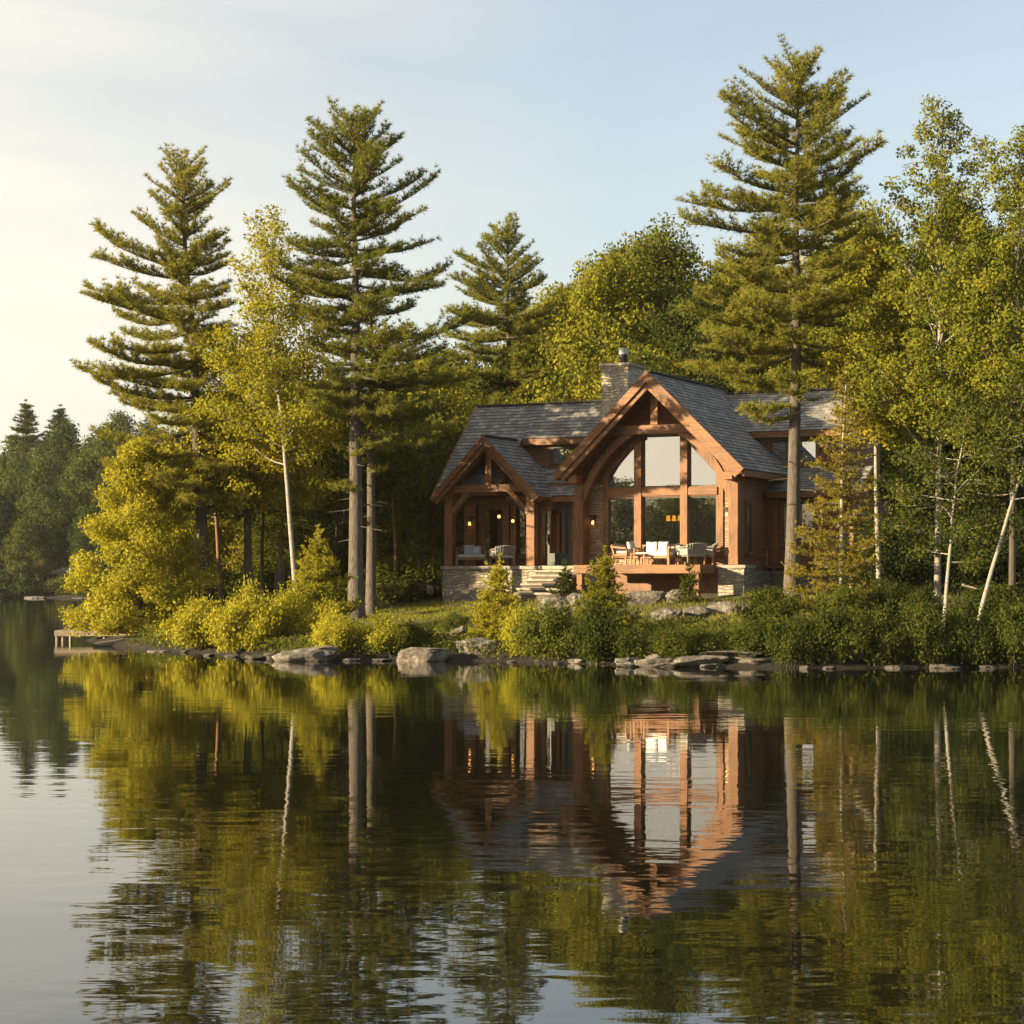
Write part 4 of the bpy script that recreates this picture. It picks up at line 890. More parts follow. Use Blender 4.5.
# the opposite shore on the left
fk = []
for s_, H_, R_, m_ in [(301, 15, 3.6, L_far), (302, 17, 3.2, L_far), (303, 13, 3.8, L_far)]:
    fk.append((H_, broadleaf(s_, H_, 1.2, R_, 40, 15000, 0.33, 0.18, 0.70, 0.6, (0, 0), oval, m_, B_dark)))
ff = (16.0, pine(304, 16, [(0.5, 3.0, 3.0), (6, 2.4, 2.4), (12, 1.2, 1.2), (16, 0.1, 0.1)], 1.0, 0.2, None, 0.7, 6, 0.4, 0.10, 5, L_far, B_dark, 0.6, 0.3, 0.2, False))
for r_, (Yr, n) in enumerate([(283, 9), (292, 9), (303, 9), (316, 9), (330, 8), (345, 8)]):
    for i in range(n):
        x = -86+46*(i+rng.uniform(0.2, 0.8))/n; Yt = Yr+rng.uniform(-4, 4); px = CX+F*x/Yt
        con = rng.random() < 0.28; H0, me = ff if con else rng.choice(fk); s = rng.uniform(0.85, 1.15)*(0.85 if r_ == 0 else 1.0)
        lab = 'conifer in the woods on the far shore at the left' if con else 'leafy tree in the woods on the far shore at the left'
        place('conifer_tree' if con else 'broadleaf_tree', me, (x, Yt, gz(x, Yt)-0.1), lab, 'conifer' if con else 'tree', 'trees on the far shore', rng.uniform(0, 6.28), (s*1.0, s*1.0, s))
for px, Y, top, lab in [(26, 352, 398, 'pointed conifer standing highest on the far skyline, nearer the left border'), (60, 352, 403, 'pointed conifer on the far skyline, nearer the tall left pine')]:
    x = wx(px, Y); z0 = gz(x, Y); s = (wz(top, Y)-z0)/16.0; place('conifer_tree', ff[1], (x, Y, z0), lab, 'conifer', None, px, (2.3, 2.3, s*0.97))
fsh = shrub(320, 5.0, 2.6, 5000, 0.34, L_far)
for i in range(11):
    x = -80+3.6*i+rng.uniform(-1, 1); place('shrub', fsh, (x, 279.5+rng.uniform(-1, 1), gz(x, 280)-0.3), 'green shrub on the bank of the far shore at the left', 'shrub', 'shrubs on the far shore', rng.uniform(0, 6.28), (1, 1, rng.uniform(0.7, 1.2)), ('foliage', 'stem'))
# woods on the shore across the lake to the left and behind the viewer, mirrored in the windows
accV = []; rngw = np.random.default_rng(77)
vs_ = np.array([v.co[:] for v in fk[0][1][0].vertices], np.float32).reshape(-1, 4, 3)
for i in range(70):
    s = i/69; x, y = (-134+rngw.uniform(-14, 2), 190-300*s/0.75) if s < 0.75 else (-134+(s-0.75)/0.25*110, -100-rngw.uniform(0, 12))
    sc = rngw.uniform(0.6, 1.05); a = rngw.uniform(0, 6.28); R_ = np.array([[math.cos(a), -math.sin(a), 0], [math.sin(a), math.cos(a), 0], [0, 0, 1]])
    accV.append(((vs_*sc*[1.45, 1.45, 0.85])@R_.T+[x, y, gz(x, y)]).reshape(-1, 3))
for i in range(46):
    x = -124+38*(i/19) if i < 19 else -39+130*(i-19)/26; y = 284+rngw.uniform(0, 22)
    sc = rngw.uniform(0.75, 1.15); a = rngw.uniform(0, 6.28); R_ = np.array([[math.cos(a), -math.sin(a), 0], [math.sin(a), math.cos(a), 0], [0, 0, 1]])
    accV.append(((vs_*sc*[1.2, 1.2, 1.0])@R_.T+[x, y, gz(x, y)]).reshape(-1, 3))
V_ = np.concatenate(accV); me = np_mesh('shore_woods', V_, np.arange(len(V_)), np.full(len(V_)//4, 4), L_far)
tag(link_mesh('shore_woods', me), 'continuous woods lining the rest of the lake shore, mirrored in the windows', 'woods', kind='stuff')
# ------------------------------------------------------------------ shrubs along the shore
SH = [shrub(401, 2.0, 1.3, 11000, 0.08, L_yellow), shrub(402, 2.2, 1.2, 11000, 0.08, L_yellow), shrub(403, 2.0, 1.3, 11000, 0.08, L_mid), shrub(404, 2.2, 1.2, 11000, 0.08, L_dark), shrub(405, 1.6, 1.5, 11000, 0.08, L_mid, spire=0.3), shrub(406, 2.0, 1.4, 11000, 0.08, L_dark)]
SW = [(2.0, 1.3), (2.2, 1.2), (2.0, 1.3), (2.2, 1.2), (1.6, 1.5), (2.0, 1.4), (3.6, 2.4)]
SH.append(shrub(407, 3.6, 2.4, 15000, 0.10, L_deep, 12))  # leaves coloured dark as if shaded under the right woods
def put_shrub(k, x0, x1, ytop, ybase, label, group=None):
    """shrub filling pixels x0..x1, from its foot line up to ytop; the foot sits on the bank"""
    Y = None
    for q in np.arange(56.5, 100, 0.25):        # first point of the bank that the foot line meets
        x = wx((x0+x1)/2, q); z = gz(x, q)
        if z > 0.05 and HZ-(z-CAM_H)*F/q <= ybase+3: Y = q; break
    Y = (Y or 60.0)-0.05; x = wx((x0+x1)/2, Y); z = gz(x, Y)-0.06
    w = (x1-x0)/F*Y*1.1/SW[k][0]; h = (wz(ytop, Y)-z)/SW[k][1]
    place('shrub', SH[k], (x, Y, z), label, 'shrub', group, random.Random(int(x0*7+ytop)).uniform(0, 6.28), (w, w*0.9, max(0.35, h)), ('foliage', 'stem'))
for a in [  # right-hand shrubs mostly use the leaf green with shade coloured in
 (0, 168, 232, 600, 646, 'bright golden shrub overhanging the water at the left end of the bank'),
 (1, 212, 276, 596, 648, 'round golden shrub left of the broad golden fir sapling'),
 (0, 262, 318, 592, 640, 'golden shrub at the foot of the broad fir sapling, above the small grey boulder'),
 (1, 300, 352, 608, 640, 'olive shrub in the shade between the fir sapling and the thick pine trunk'),
 (0, 312, 362, 616, 650, 'low yellow shrub just above the long flat boulder'),
 (1, 352, 408, 620, 650, 'yellow shrub on the bank below the sunlit lawn'),
 (3, 392, 436, 626, 648, 'dark green shrub on the bank left of the pair of grey boulders'),
 (2, 440, 470, 616, 630, 'green shrub behind the pair of grey boulders'),
 (0, 498, 546, 608, 652, 'golden shrub right of the big shore boulder'),
 (2, 520, 580, 612, 656, 'yellow-green shrub at the waterline under the grey boulder by the steps'),
 (3, 566, 626, 612, 656, 'dark green shrub below the pointed fir sapling'),
 (5, 606, 662, 628, 656, 'deep green shrub at the waterline under the deck'),
 (4, 650, 700, 630, 656, 'leafy green shrub left of the layered shore ledge'),
 (5, 690, 742, 630, 652, 'green shrub directly above the layered shore ledge'),
 (4, 730, 780, 620, 654, 'upright green shrub right of the speckled boulders'),
 (5, 764, 820, 618, 662, 'green shrub on the shore below the tallest pine'),
 (5, 800, 862, 608, 663, 'green shrub at the foot of the russet larch'),
 (3, 846, 910, 614, 660, 'dark shrub under the straight white birch'),
 (5, 892, 950, 608, 660, 'dark green shrub between the straight and the leaning birches'),
 (3, 935, 990, 614, 664, 'green shrub at the foot of the strongly leaning birch'),
 (3, 975, 1050, 610, 660, 'green shrub at the right border of the picture by the water'),
 (2, 752, 790, 592, 612, 'low green shrub on the bank beside the right stone plinth'),
 (2, 740, 800, 594, 622, 'green shrub round the foot of the tallest pine'),
 (2, 815, 870, 592, 622, 'leafy shrub beneath the russet larch'),
 (3, 905, 945, 592, 625, 'dark leafy shrub behind the leaning birches'),
 (3, 860, 915, 585, 620, 'shady shrub behind the straight white birch'),
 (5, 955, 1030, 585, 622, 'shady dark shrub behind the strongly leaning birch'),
]: put_shrub(*a)
def put_shrub_at(k, px, Y, W, H, label, group=None):
    x = wx(px, Y); place('shrub', SH[k], (x, Y, gz(x, Y)-0.05), label, 'shrub', group, px, (W/SW[k][0], W/SW[k][0], H/SW[k][1]), ('foliage', 'stem'))
for i, (px, Y, W, H) in enumerate([(385, 84, 3.2, 1.5), (405, 86, 3.4, 1.8), (428, 85, 3.4, 1.9), (446, 88, 3.0, 1.8)]):
    put_shrub_at(2, px, Y, W, H, 'shrub in the shade left of the porch, at the back of the lawn', 'shrubs at the back of the lawn')
for i in range(13):
    px = 170+i*20; put_shrub_at([3, 5, 2][i % 3], px, 89+(i % 4)*2.5, 3.6, 2.2, 'shrub of the shaded undergrowth behind the left trunks', 'shrubs of the left woods')
for i in range(8):
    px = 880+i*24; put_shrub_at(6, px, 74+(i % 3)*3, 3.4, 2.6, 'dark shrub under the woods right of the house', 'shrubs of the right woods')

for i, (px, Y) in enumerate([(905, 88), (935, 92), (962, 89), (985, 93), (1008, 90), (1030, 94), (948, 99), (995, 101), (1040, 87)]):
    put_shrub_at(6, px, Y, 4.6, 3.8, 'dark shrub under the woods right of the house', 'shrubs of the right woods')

# ------------------------------------------------------------------ boulders and ledges
def rock(seed, L, W, H, flat=0.35, rough=1.0, strata=0.0, wet=False):
    bm = bmesh.new(); bmesh.ops.create_icosphere(bm, subdivisions=5, radius=1.0); r = np.random.default_rng(seed)
    co = np.array([v.co[:] for v in bm.verts]); n = np.zeros(len(co))
    for o, (fq, am) in enumerate([(1.3, 0.16), (2.9, 0.09), (6.0, 0.05), (13, 0.03), (27, 0.016)]):
        ph = r.uniform(0, 6.28, 9); D = r.normal(size=(3, 3))
        n += am*rough*sum(np.sin(co@unit(D[k])*fq*1.7+ph[k])*np.cos(co@unit(D[(k+1) % 3])*fq+ph[k+3]) for k in range(3))/1.5
    # a few planar breaks
    for k in range(16):
        d = unit(r.normal(size=3)); lim = r.uniform(0.58, 0.92); p = co@d; ex = np.maximum(0, p-lim); co = co-ex[:, None]*d*0.93
    co = co*(1+n)[:, None]
    z = co[:, 2]; z = np.where(z > flat, flat+(z-flat)*0.35, z); co[:, 2] = z
    if strata: co[:, :2] *= (1+0.10*np.sign(np.sin(co[:, 2]*strata)))[:, None]
    co *= np.array([L/2, W/2, H/(1+flat)*1.25])
    for v, c in zip(bm.verts, co): v.co = c
    me = bpy.data.meshes.new('rock'); bm.to_mesh(me); bm.free(); me.materials.append(M_wet if wet else M_rock)
    for p in me.polygons: p.use_smooth = True
    return me
def put_rock(seed, x0, x1, y0, y1, label, Y=None, tilt=0.0, rz=0.0, name='boulder', cat='boulder', strata=0.0, flat=0.35, depth=0.8):
    if Y is None: Y = min(95.0, CAM_H*F/(max(y1, 600)-HZ)+0.05)
    L = (x1-x0)/F*Y; H = (y1-y0)/F*Y; x = wx((x0+x1)/2, Y); z0 = wz(y1, Y)
    o = link_mesh(name, rock(seed, L*1.05, max(L*depth, 0.3), H*0.95, flat, strata=strata, wet='wet' in label), None, (x, Y, z0+H*0.34)); o.rotation_euler = (0, tilt, rz)
    return tag(o, label, cat)
put_rock(1, 276, 342, 643, 661, 'long low flat grey boulder at the waterline below the left bushes', depth=0.6, tilt=-0.06)
put_rock(2, 284, 306, 633, 647, 'small squarish grey boulder behind the long flat boulder', Y=65.5)
put_rock(3, 396, 453, 644, 661, 'flat pale boulder at the waterline, left of the big shore boulder', depth=0.7)
put_rock(4, 436, 472, 626, 645, 'slanting boulder perched behind the big shore boulder', Y=64.8, tilt=-0.45)
put_rock(5, 450, 502, 632, 660, 'big rounded grey boulder on the shore below the golden fir sapling', depth=0.8, flat=0.45, tilt=-0.15)
put_rock(6, 533, 572, 593, 617, 'rounded dark grey boulder at the foot of the stone steps', Y=68.5, flat=0.6)
put_rock(7, 566, 590, 590, 606, 'low rock right of the rounded boulder below the steps', Y=70.5)
put_rock(8, 621, 664, 587, 604, 'speckled pale boulder under the middle of the deck', Y=73.2, depth=0.5)
put_rock(9, 663, 699, 587, 602, 'pale flattened boulder under the deck by its right post', Y=73.2, depth=0.5)
put_rock(10, 678, 714, 604, 615, 'flat grey rock in the bank, left of the speckled white boulder', Y=68.6, depth=0.6)
put_rock(11, 710, 756, 600, 622, 'speckled white and grey boulder in the bank below the right plinth', Y=69.0, depth=0.6, flat=0.5)
put_rock(12, 652, 686, 607, 618, 'half-buried rock in the bank below the deck', Y=68.0, depth=0.6)
led = [(670, 728, 653, 663, 0), (700, 776, 648, 656, 1), (718, 790, 655, 663, 2), (636, 690, 656, 665, 3), (612, 648, 655, 664, 4), (756, 800, 656, 667, 5), (690, 740, 661, 669, 6)]
lw = ['slab in the layered ledge, at its left shoulder', 'topmost slab of the layered shore ledge', 'middle slab of the layered shore ledge', 'low slab running left from the layered ledge', 'dark stone at the left end of the layered ledge', 'rounded slab at the right end of the layered ledge', 'bottom slab of the layered ledge, touching the water']
for i, (a, b_, c, d, k) in enumerate(led): put_rock(20+i, a, b_, c, d, lw[i], Y=57.1+0.25*((i*2) % 3), name='ledge_slab', cat='rock slab', depth=0.7, flat=0.25, rz=0.1*i)
chips = [(204, 216, 651, 656), (222, 240, 652, 657), (246, 266, 651, 659), (264, 280, 646, 658), (340, 360, 655, 661), (372, 392, 655, 661), (536, 560, 656, 662), (590, 610, 657, 664), (812, 836, 658, 667), (840, 872, 655, 666), (906, 932, 656, 667), (928, 950, 659, 668), (996, 1026, 655, 666)]
for i, (a, b_, c, d) in enumerate(chips):
    r = put_rock(60+i, a, b_, c+(d-c)*0.42, d, 'dark wet stone along the waterline', name='shore_stone', cat='stone', depth=0.9); r['group'] = 'wet stones along the waterline'
rs = random.Random(31)
for i in range(18):
    px = 200+i*46+rs.uniform(-16, 16); py = float(np.interp(px, [110, 200, 300, 400, 520, 640, 770, 930, 1030], [647, 654, 661, 661.5, 663, 667, 669, 669, 668])); w = rs.uniform(8, 24)
    if 268 < px < 345 or 392 < px < 505 or 680 < px < 780: continue
    r = put_rock(130+i, px-w/2, px+w/2, py-rs.uniform(2.5, 5), py, 'dark wet stone along the waterline', Y=CAM_H*F/(py-HZ)+rs.uniform(-0.1, 0.5), name='shore_stone', cat='stone', depth=0.9); r['group'] = 'wet stones along the waterline'
put_rock(90, 566, 584, 658, 664, 'flat pale orange stone lying in the water below the dark shrubs', Y=59.2, name='shore_stone', cat='stone')
put_rock(91, 645, 663, 652, 661, 'tilted pale stone at the water left of the ledge', Y=57.6, tilt=-0.3, name='shore_stone', cat='stone')
put_rock(92, 829, 846, 657, 664, 'bright pale stone at the waterline right of the ledge', Y=56.6, name='shore_stone', cat='stone')
put_rock(93, 150, 174, 648, 656, 'low dark rock in the water beside the weathered log', Y=69.0)
put_rock(94, 590, 604, 548, 560, 'x', Y=95) if False else None
for i, (a, b_, c, d, l) in enumerate([(26, 46, 595.5, 599.5, 'pale rock pile on the far shore'), (4, 20, 598, 600, 'low pale rock on the far shore at the left border'), (70, 84, 597, 600, 'grey rock on the far shore near the golden bush')]):
    put_rock(95+i, a, b_, c, d, l, Y=270+i, name='boulder')
put_rock(99, 425, 434, 583, 591, 'small pale stone at the back of the lawn beside the porch', Y=80.5)

# ------------------------------------------------------------------ drift logs, branch, dock, far shelter
def log(p, q, r0, r1, label, name='drift_log', mat=None, stubs=3, seed=0):
    T = TubeAcc(); p, q = np.array(p, float), np.array(q, float); r = np.random.default_rng(seed); s = np.linspace(0, 1, 9)[:, None]
    path = p+(q-p)*s+np.cumsum(r.normal(0, 0.02, (9, 3)), 0)*[0.2, 0.5, 0.5]; rad = np.linspace(r0, r1, 9)*(1+0.12*r.normal(size=9)); rad[-1] *= 0.5; rad[0] *= 0.7
    T.add(path, rad, 9)
    for i in range(stubs):
        k = r.integers(2, 8); d = unit(r.normal(size=3)*[1, 1, 0.6]+[0, 0, 0.7]); T.add([path[k], path[k]+d*r.uniform(0.2, 0.55)], [r1*0.35, 0.01], 5)
    return tag(link_mesh(name, T.mesh(name, mat or M_grey_wood)), label, 'log')
def wp(px, py, Y): return (wx(px, Y), Y, wz(py, Y))
log(wp(94, 645, 74.5), wp(168, 640, 76.5), 0.09, 0.21, 'long weathered log lying half in the water by the dock', seed=1)
log(wp(170, 651, 70.5), wp(203, 645, 72.0), 0.08, 0.16, 'shorter weathered log right of the long one', seed=2)
log(wp(948, 655, 57.5), wp(972, 664, 57.2), 0.06, 0.03, 'bleached broken branch lying at the right shore', 'drift_branch', seed=3, stubs=2)
log(wp(962, 585, 63.5), wp(977, 589, 63.4), 0.05, 0.02, 'pale snapped branch caught among the right shrubs', 'drift_branch', seed=4, stubs=1)
def stump_of(px, y0, y1, Y, r, label, mat):
    x = wx(px, Y); z0 = gz(x, Y)-0.1; T = TubeAcc(); T.add([(x, Y, z0), (x, Y, (z0+wz(y0, Y))/2), (x+0.05, Y, wz(y0, Y))], [r*1.4, r, r*0.9], 9)
    T.add([(x+r*0.4, Y, wz(y0, Y)-0.05), (x+r*0.7, Y, wz(y0, Y)+0.4)], [r*0.5, 0.02], 5); tag(link_mesh('tree_stump', T.mesh('tree_stump', mat)), label, 'stump')
stump_of(279, 568, 600, 79.5, 0.22, 'grey broken stump in the left woods behind the golden shrubs', B_pine)
dock = empty('dock', (wx(90, 80.2), 80.2, 0)); tag(dock, 'small weathered wooden dock standing in the water at the left tip', 'dock')
zt = 0.46
g = G()
for i in range(18): x = -1.2+3.34*i/18; g.box(x, x+0.17, -0.75, 0.75, zt-0.04, zt)
g.build('decking', M_grey_wood, dock)
G().box(-1.22, 2.16, -0.80, -0.752, zt-0.22, zt-0.01).build('side_beam', M_grey_wood, dock); G().box(-1.22, 2.16, 0.752, 0.80, zt-0.22, zt-0.01).build('side_beam', M_grey_wood, dock)
for x in (-1.13, -0.9, 0.7, 1.0):
    for y in (-0.68, 0.68): G().cyl(x, y, -1.2, zt-0.045, 0.065, 0.06, 9).build('post', M_grey_wood, dock)
# picnic shelter and birch poles on the far shore
sx, sy = wx(68, 283), 283.0; z0 = gz(sx, sy); sh = empty('picnic_shelter', (sx, sy, z0)); tag(sh, 'small open shelter with a low grey roof on the far shore', 'shelter')
G().prism([(-3.0, 2.5), (3.0, 2.5), (0, 3.6)], -1.8, 1.8).build('roof', M_roof, sh)
for x in (-2.4, 2.4):
    for y in (-1.4, 1.4): G().box(x-0.09, x+0.09, y-0.09, y+0.09, 0, 2.5).build('post', M_grey_wood, sh)
def pole(px, Y, y0, w, label):
    x = wx(px, Y); z = gz(x, Y); T = TubeAcc(); T.add([(x, Y, z-0.2), (x+0.03, Y, z*0.5+wz(y0, Y)*0.5), (x-0.05, Y, wz(y0, Y))], [w, w*0.9, w*0.7], 7); tag(link_mesh('dead_birch', T.mesh('dead_birch', B_birch)), label, 'dead tree')
pole(71, 280.5, 566, 0.28, 'white birch snag at the water in front of the far shelter'); pole(14, 281, 560, 0.17, 'thin white birch stem on the far shore nearest the left border'); pole(21, 282, 568, 0.12, 'second thin white birch stem on the far shore, shorter one')

# ------------------------------------------------------------------ outdoor furniture
def chair_base(name, u, v, rz, label, cat):
    x, y = hw(u, v); o = empty(name, (x, y, HB+FL), -PSI+rz); return tag(o, label, cat)
def armchair(u, v, rz, label, frame_m, cush_m, wicker=True):
    """front faces -y"""
    o = chair_base('armchair', u, v, rz, label, 'armchair'); w, d = 0.36, 0.36
    for sx_ in (-1, 1):
        for y in (-d+0.03, d-0.03): G().box(sx_*w-0.03, sx_*w+0.03, y-0.03, y+0.03, 0.002, 0.34).build('leg', frame_m if not wicker else M_teak, o, 0.008)
    G().box(-w, w, -d, d, 0.30 if wicker else 0.33, 0.42).build('seat', frame_m, o, 0.03)
    n = 9; g = G()
    for i in range(n):     # gently curved back
        a = -1+2*i/(n-1); g.beam((a*w, d-0.05-0.06*abs(a)**2, 0.40), (a*w*1.05, d+0.12-0.10*abs(a)**2, 0.80-0.05*abs(a)**2), 2*w/n+0.012, 0.06)
    g.build('backrest', frame_m, o, 0.01)
    for sx_ in (-1, 1):
        g = G(); g.beam((sx_*(w+0.02), -d, 0.62), (sx_*(w+0.02), d+0.04, 0.68), 0.09, 0.06)
        if wicker: g.box(min(sx_*w-0.02, sx_*w+0.05), max(sx_*w-0.02, sx_*w+0.05), -d+0.02, d, 0.36, 0.60)
        else: g.box(sx_*w-0.0, sx_*w+0.05, -d, -d+0.06, 0.34, 0.60)
        g.build('armrest', frame_m, o, 0.015)
    G().box(-w+0.06, w-0.06, -d+0.0, d-0.09, 0.425, 0.53).build('seat_cushion', cush_m, o, 0.045)
    G().beam((0, d-0.09, 0.53), (0, d+0.02, 0.74), 2*w-0.16, 0.09).build('back_cushion', cush_m, o, 0.04)
    return o
def sofa(u, v, rz, label, W=1.5, frame_m=None, cush_m=None):
    frame_m = frame_m or M_teak; cush_m = cush_m or M_white; o = chair_base('sofa', u, v, rz, label, 'sofa'); w, d = W/2, 0.38
    for sx_ in (-1, 1):
        for y in (-d+0.04, d-0.04): G().box(sx_*w-0.04, sx_*w+0.04, y-0.04, y+0.04, 0.002, 0.30).build('leg', frame_m, o, 0.008)
    G().box(-w, w, -d, d, 0.24, 0.33).build('seat_frame', frame_m, o, 0.012)
    G().box(-w+0.04, w-0.04, -d-0.01, d-0.10, 0.333, 0.46).build('seat_cushion', cush_m, o, 0.045)
    g = G(); g.beam((-w, d+0.03, 0.72), (w, d+0.03, 0.72), 0.05, 0.07)
    for i in range(8): x = -w+0.05+(2*w-0.1)*i/7; g.box(x-0.02, x+0.02, d-0.01, d+0.03, 0.33, 0.70)
    g.build('backrest', frame_m, o, 0.008)
    for sx_ in (-1, 1):
        g = G(); g.box(sx_*w-0.035, sx_*w+0.035, -d, d, 0.56, 0.61); g.box(sx_*w-0.03, sx_*w+0.03, -d, -d+0.07, 0.30, 0.56); g.build('armrest', frame_m, o, 0.01)
    return o
def pillow(u, v, z, rz, tilt, label, mat=None, s=0.42):
    bm = bmesh.new(); bmesh.ops.create_grid(bm, x_segments=14, y_segments=14, size=s/2); top = {}
    g = G(); n = 13; 
    for sg in (1, -1):
        b0 = len(g.v)
        for i in range(n):
            for j in range(n):
                a, b_ = -1+2*i/(n-1), -1+2*j/(n-1); e = max(0, (1-a**4)*(1-b_**4))**0.5
                pin = 1-0.08*(1-abs(a*b_))*max(abs(a), abs(b_))
                g.v.append((a*s/2*pin, sg*0.085*e, b_*s/2*pin))
        for i in range(n-1):
            for j in range(n-1): k = b0+i*n+j; g.f.append((k, k+1, k+n+1, k+n))
    bm.free(); x, y = hw(u, v); o = g.build('pillow', mat or M_pillow, None, 0, True, (x, y, HB+FL+z)); bm2 = bmesh.new(); bm2.from_mesh(o.data); bmesh.ops.remove_doubles(bm2, verts=bm2.verts, dist=0.001); bmesh.ops.recalc_face_normals(bm2, faces=bm2.faces); bm2.to_mesh(o.data); bm2.free()
    o.rotation_euler = (tilt, 0, -PSI+rz); return tag(o, label, 'pillow')
DF = -0.15
su = hu(655, DF)
sofa(su, DF, 0.0, 'low wooden sofa with white cushion in the middle of the deck', 1.35)
pillow(hu(650, DF)+0.0, DF+0.16, 0.66, 0.12, -0.25, 'white pillow at the left end of the deck sofa'); pillow(hu(661.5, DF), DF+0.16, 0.66, -0.1, -0.22, 'white pillow at the right end of the deck sofa')
armchair(hu(626, 0.2), 0.2, 1.25, 'wood-framed armchair with grey cushions at the left end of the deck', M_teak, M_greycush, False)
pillow(hu(631, 0.2), 0.22, 0.70, 1.2, -0.3, 'pale grey pillow in the wood-framed armchair', M_greycush, 0.38)
armchair(hu(672, 0.7), 0.75, 0.3, 'dark wicker armchair with grey cushion behind the sofa near the window', M_black, M_greycush)
armchair(hu(691, 0.0), 0.05, -2.2, 'grey wicker armchair seen from behind at the right end of the deck', M_wick, M_white)
armchair(hu(704, 0.7), 0.75, -1.3, 'pale wicker armchair by the right-hand pane of the tall window', M_wick, M_white)
x, y = hw(hu(640, -0.55), -0.6); ct = empty('side_table', (x, y, HB+FL), -PSI); tag(ct, 'small low wooden table between the left armchair and the sofa', 'table')
G().box(-0.3, 0.3, -0.22, 0.22, 0.38, 0.42).build('table_top', M_teak, ct, 0.008)
for a in (-0.26, 0.26):
    for b_ in (-0.18, 0.18): G().box(a-0.025, a+0.025, b_-0.025, b_+0.025, 0.002, 0.378).build('leg', M_teak, ct)
# porch
sofa(hu(470, 2.0), 2.1, 0.5, 'brown wicker loveseat with blue-grey cushion on the porch', 1.15, M_wickb, M_greycush)
pillow(hu(468, 2.1)-0.05, 2.28, 0.64, 0.5, -0.25, 'blue-grey pillow leaning on the porch loveseat', M_greycush, 0.44); pillow(hu(474, 2.1)+0.05, 2.22, 0.62, 0.4, -0.3, 'darker grey pillow at the right of the porch loveseat', M_greycush, 0.38)
armchair(hu(502, 2.0), 2.0, -2.3, 'pale wicker armchair with light wooden legs at the right of the porch', M_wick, M_white)
# lamps seen through the glass
def pendant(u, v, z, n, label, r=0.11):
    x, y = hw(u, v); o = empty('pendant_lamp', (x, y, HB+z), -PSI); tag(o, label, 'lamp')
    G().box(-0.24*n/2, 0.24*n/2, -0.02, 0.02, 0.30, 0.33).build('bar', M_black, o); G().cyl(0, 0, 0.331, 2.2, 0.012, 0.012, 6).build('cord', M_black, o)
    for i in range(n): G().cyl(0.24*(i-(n-1)/2), 0, 0.04, 0.25, r, r*0.75, 12).build('lamp_shade', M_shade, o)
pendant(hu(674, 3.6), 3.6, hz(674, 522, 3.6), 3, 'amber three-shade pendant lamp glowing behind the middle pane', 0.085)
def globe(px, py, v, label, r=0.07):
    u = hu(px, v); x, y = hw(u, v); o = empty('hanging_bulb', (x, y, HB+hz(px, py, v)), -PSI); tag(o, label, 'lamp')
    g = G(); n = 10
    g.add([(r*math.sin(math.pi*(i+0.02)/n*0.98)*math.cos(2*math.pi*j/10), r*math.sin(math.pi*(i+0.02)/n*0.98)*math.sin(2*math.pi*j/10), r*math.cos(math.pi*i/n)) for i in range(n+1) for j in range(10)],
          [(i*10+j, i*10+(j+1) % 10, i*10+10+(j+1) % 10, i*10+10+j) for i in range(n) for j in range(10)])
    g.build('bulb', M_bulb, o, 0, True); G().cyl(0, 0, r, 0.7, 0.008, 0.008, 6).build('cord', M_black, o)
globe(487, 515, 5.2, 'warm bulb inside, left in the porch glass', 0.08); globe(499, 516.5, 5.0, 'warm bulb inside, right in the porch glass'); globe(512.8, 521, 2.9, 'warm bulb hanging in front of the slim porch posts', 0.06)

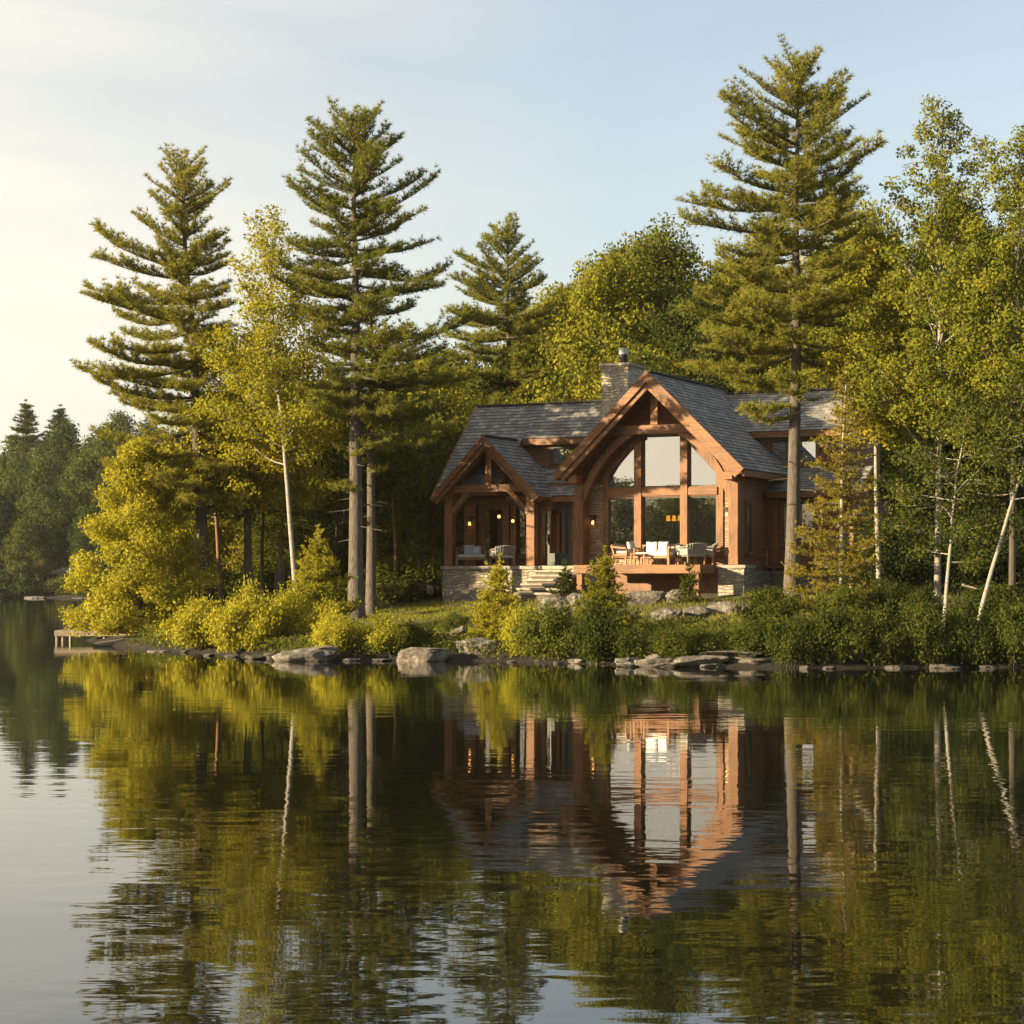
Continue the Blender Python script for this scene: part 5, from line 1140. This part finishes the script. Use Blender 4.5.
# ------------------------------------------------------------------ grass and ground cover
rg = np.random.default_rng(9)
def scatter(n, x0, x1, y0, y1, keep):
    P = np.stack([rg.uniform(x0, x1, n), rg.uniform(y0, y1, n)], 1); s = land_sd(P); return P[keep(P, s)]
def in_house(P):
    dx, dy = P[:, 0]-HP[0], P[:, 1]-HP[1]; u = cs*dx-sn*dy; v = sn*dx+cs*dy
    return ((u > -9.4) & (u < -2.4) & (v > 1.2) & (v < 9.4)) | ((u > -5.1) & (u < 3.7) & (v > -0.6) & (v < 9.4)) | ((u > 3) & (u < 8.2) & (v > 4.2) & (v < 9.4))
P = scatter(210000, -18, 26, 58, 90, lambda P, s: (s > 1.2) & ~in_house(P) & (wob(P[:, 0], P[:, 1], 0.9, 5) > -0.30))
lawn = (P[:, 0] < 0.5) & (P[:, 0] > -7) & (P[:, 1] > 66) & (P[:, 1] < 82)
P = P[lawn | (rg.random(len(P)) < 0.6)]
z = ground(P[:, 0], P[:, 1]); n = len(P); B = np.stack([P[:, 0], P[:, 1], z-0.02], 1)
lawn = (P[:, 0] < 0.5) & (P[:, 0] > -7) & (P[:, 1] > 66) & (P[:, 1] < 82)
hgt = np.where(lawn, rg.uniform(0.06, 0.16, n), rg.uniform(0.05, 0.22, n)); tipv = B+np.stack([rg.normal(0, 0.4, n)*hgt, rg.normal(0, 0.4, n)*hgt, hgt], 1)
sB = land_sd(B[:, :2]); tall = (~lawn) & (sB < 6) & (wob(B[:, 0], B[:, 1], 1.7, 3) > 0.05); tipv[tall] = B[tall]+(tipv[tall]-B[tall])*rg.uniform(1.6, 3.4, (tall.sum(), 1))
tag(link_mesh('grass', needles_mesh('grass', B, tipv, 0.03, rg, L_grass)), 'grass growing on the lawn and the bank before the house', 'grass', kind='stuff')
P = scatter(26000, -18, 27, 57, 74, lambda P, s: (s > 0.15) & (s < 7) & ~((P[:, 0] > -6.5) & (P[:, 0] < -1) & (s > 4)) & (wob(P[:, 0], P[:, 1], 0.7, 1) > -0.3) & ~in_house(P))
z = ground(P[:, 0], P[:, 1]); k = 6; C = np.repeat(np.stack([P[:, 0], P[:, 1], z], 1), k, 0)+rg.normal(size=(len(P)*k, 3))*[0.10, 0.10, 0.0]; C[:, 2] += rg.uniform(0.03, 0.42, len(C))
tag(link_mesh('undergrowth', leaves_mesh('undergrowth', C, 0.085, rg, L_mid, 0.6, np.array([0, 0, 0.6]))), 'low leafy ground cover on the bank between the shrubs', 'ground cover', kind='stuff')
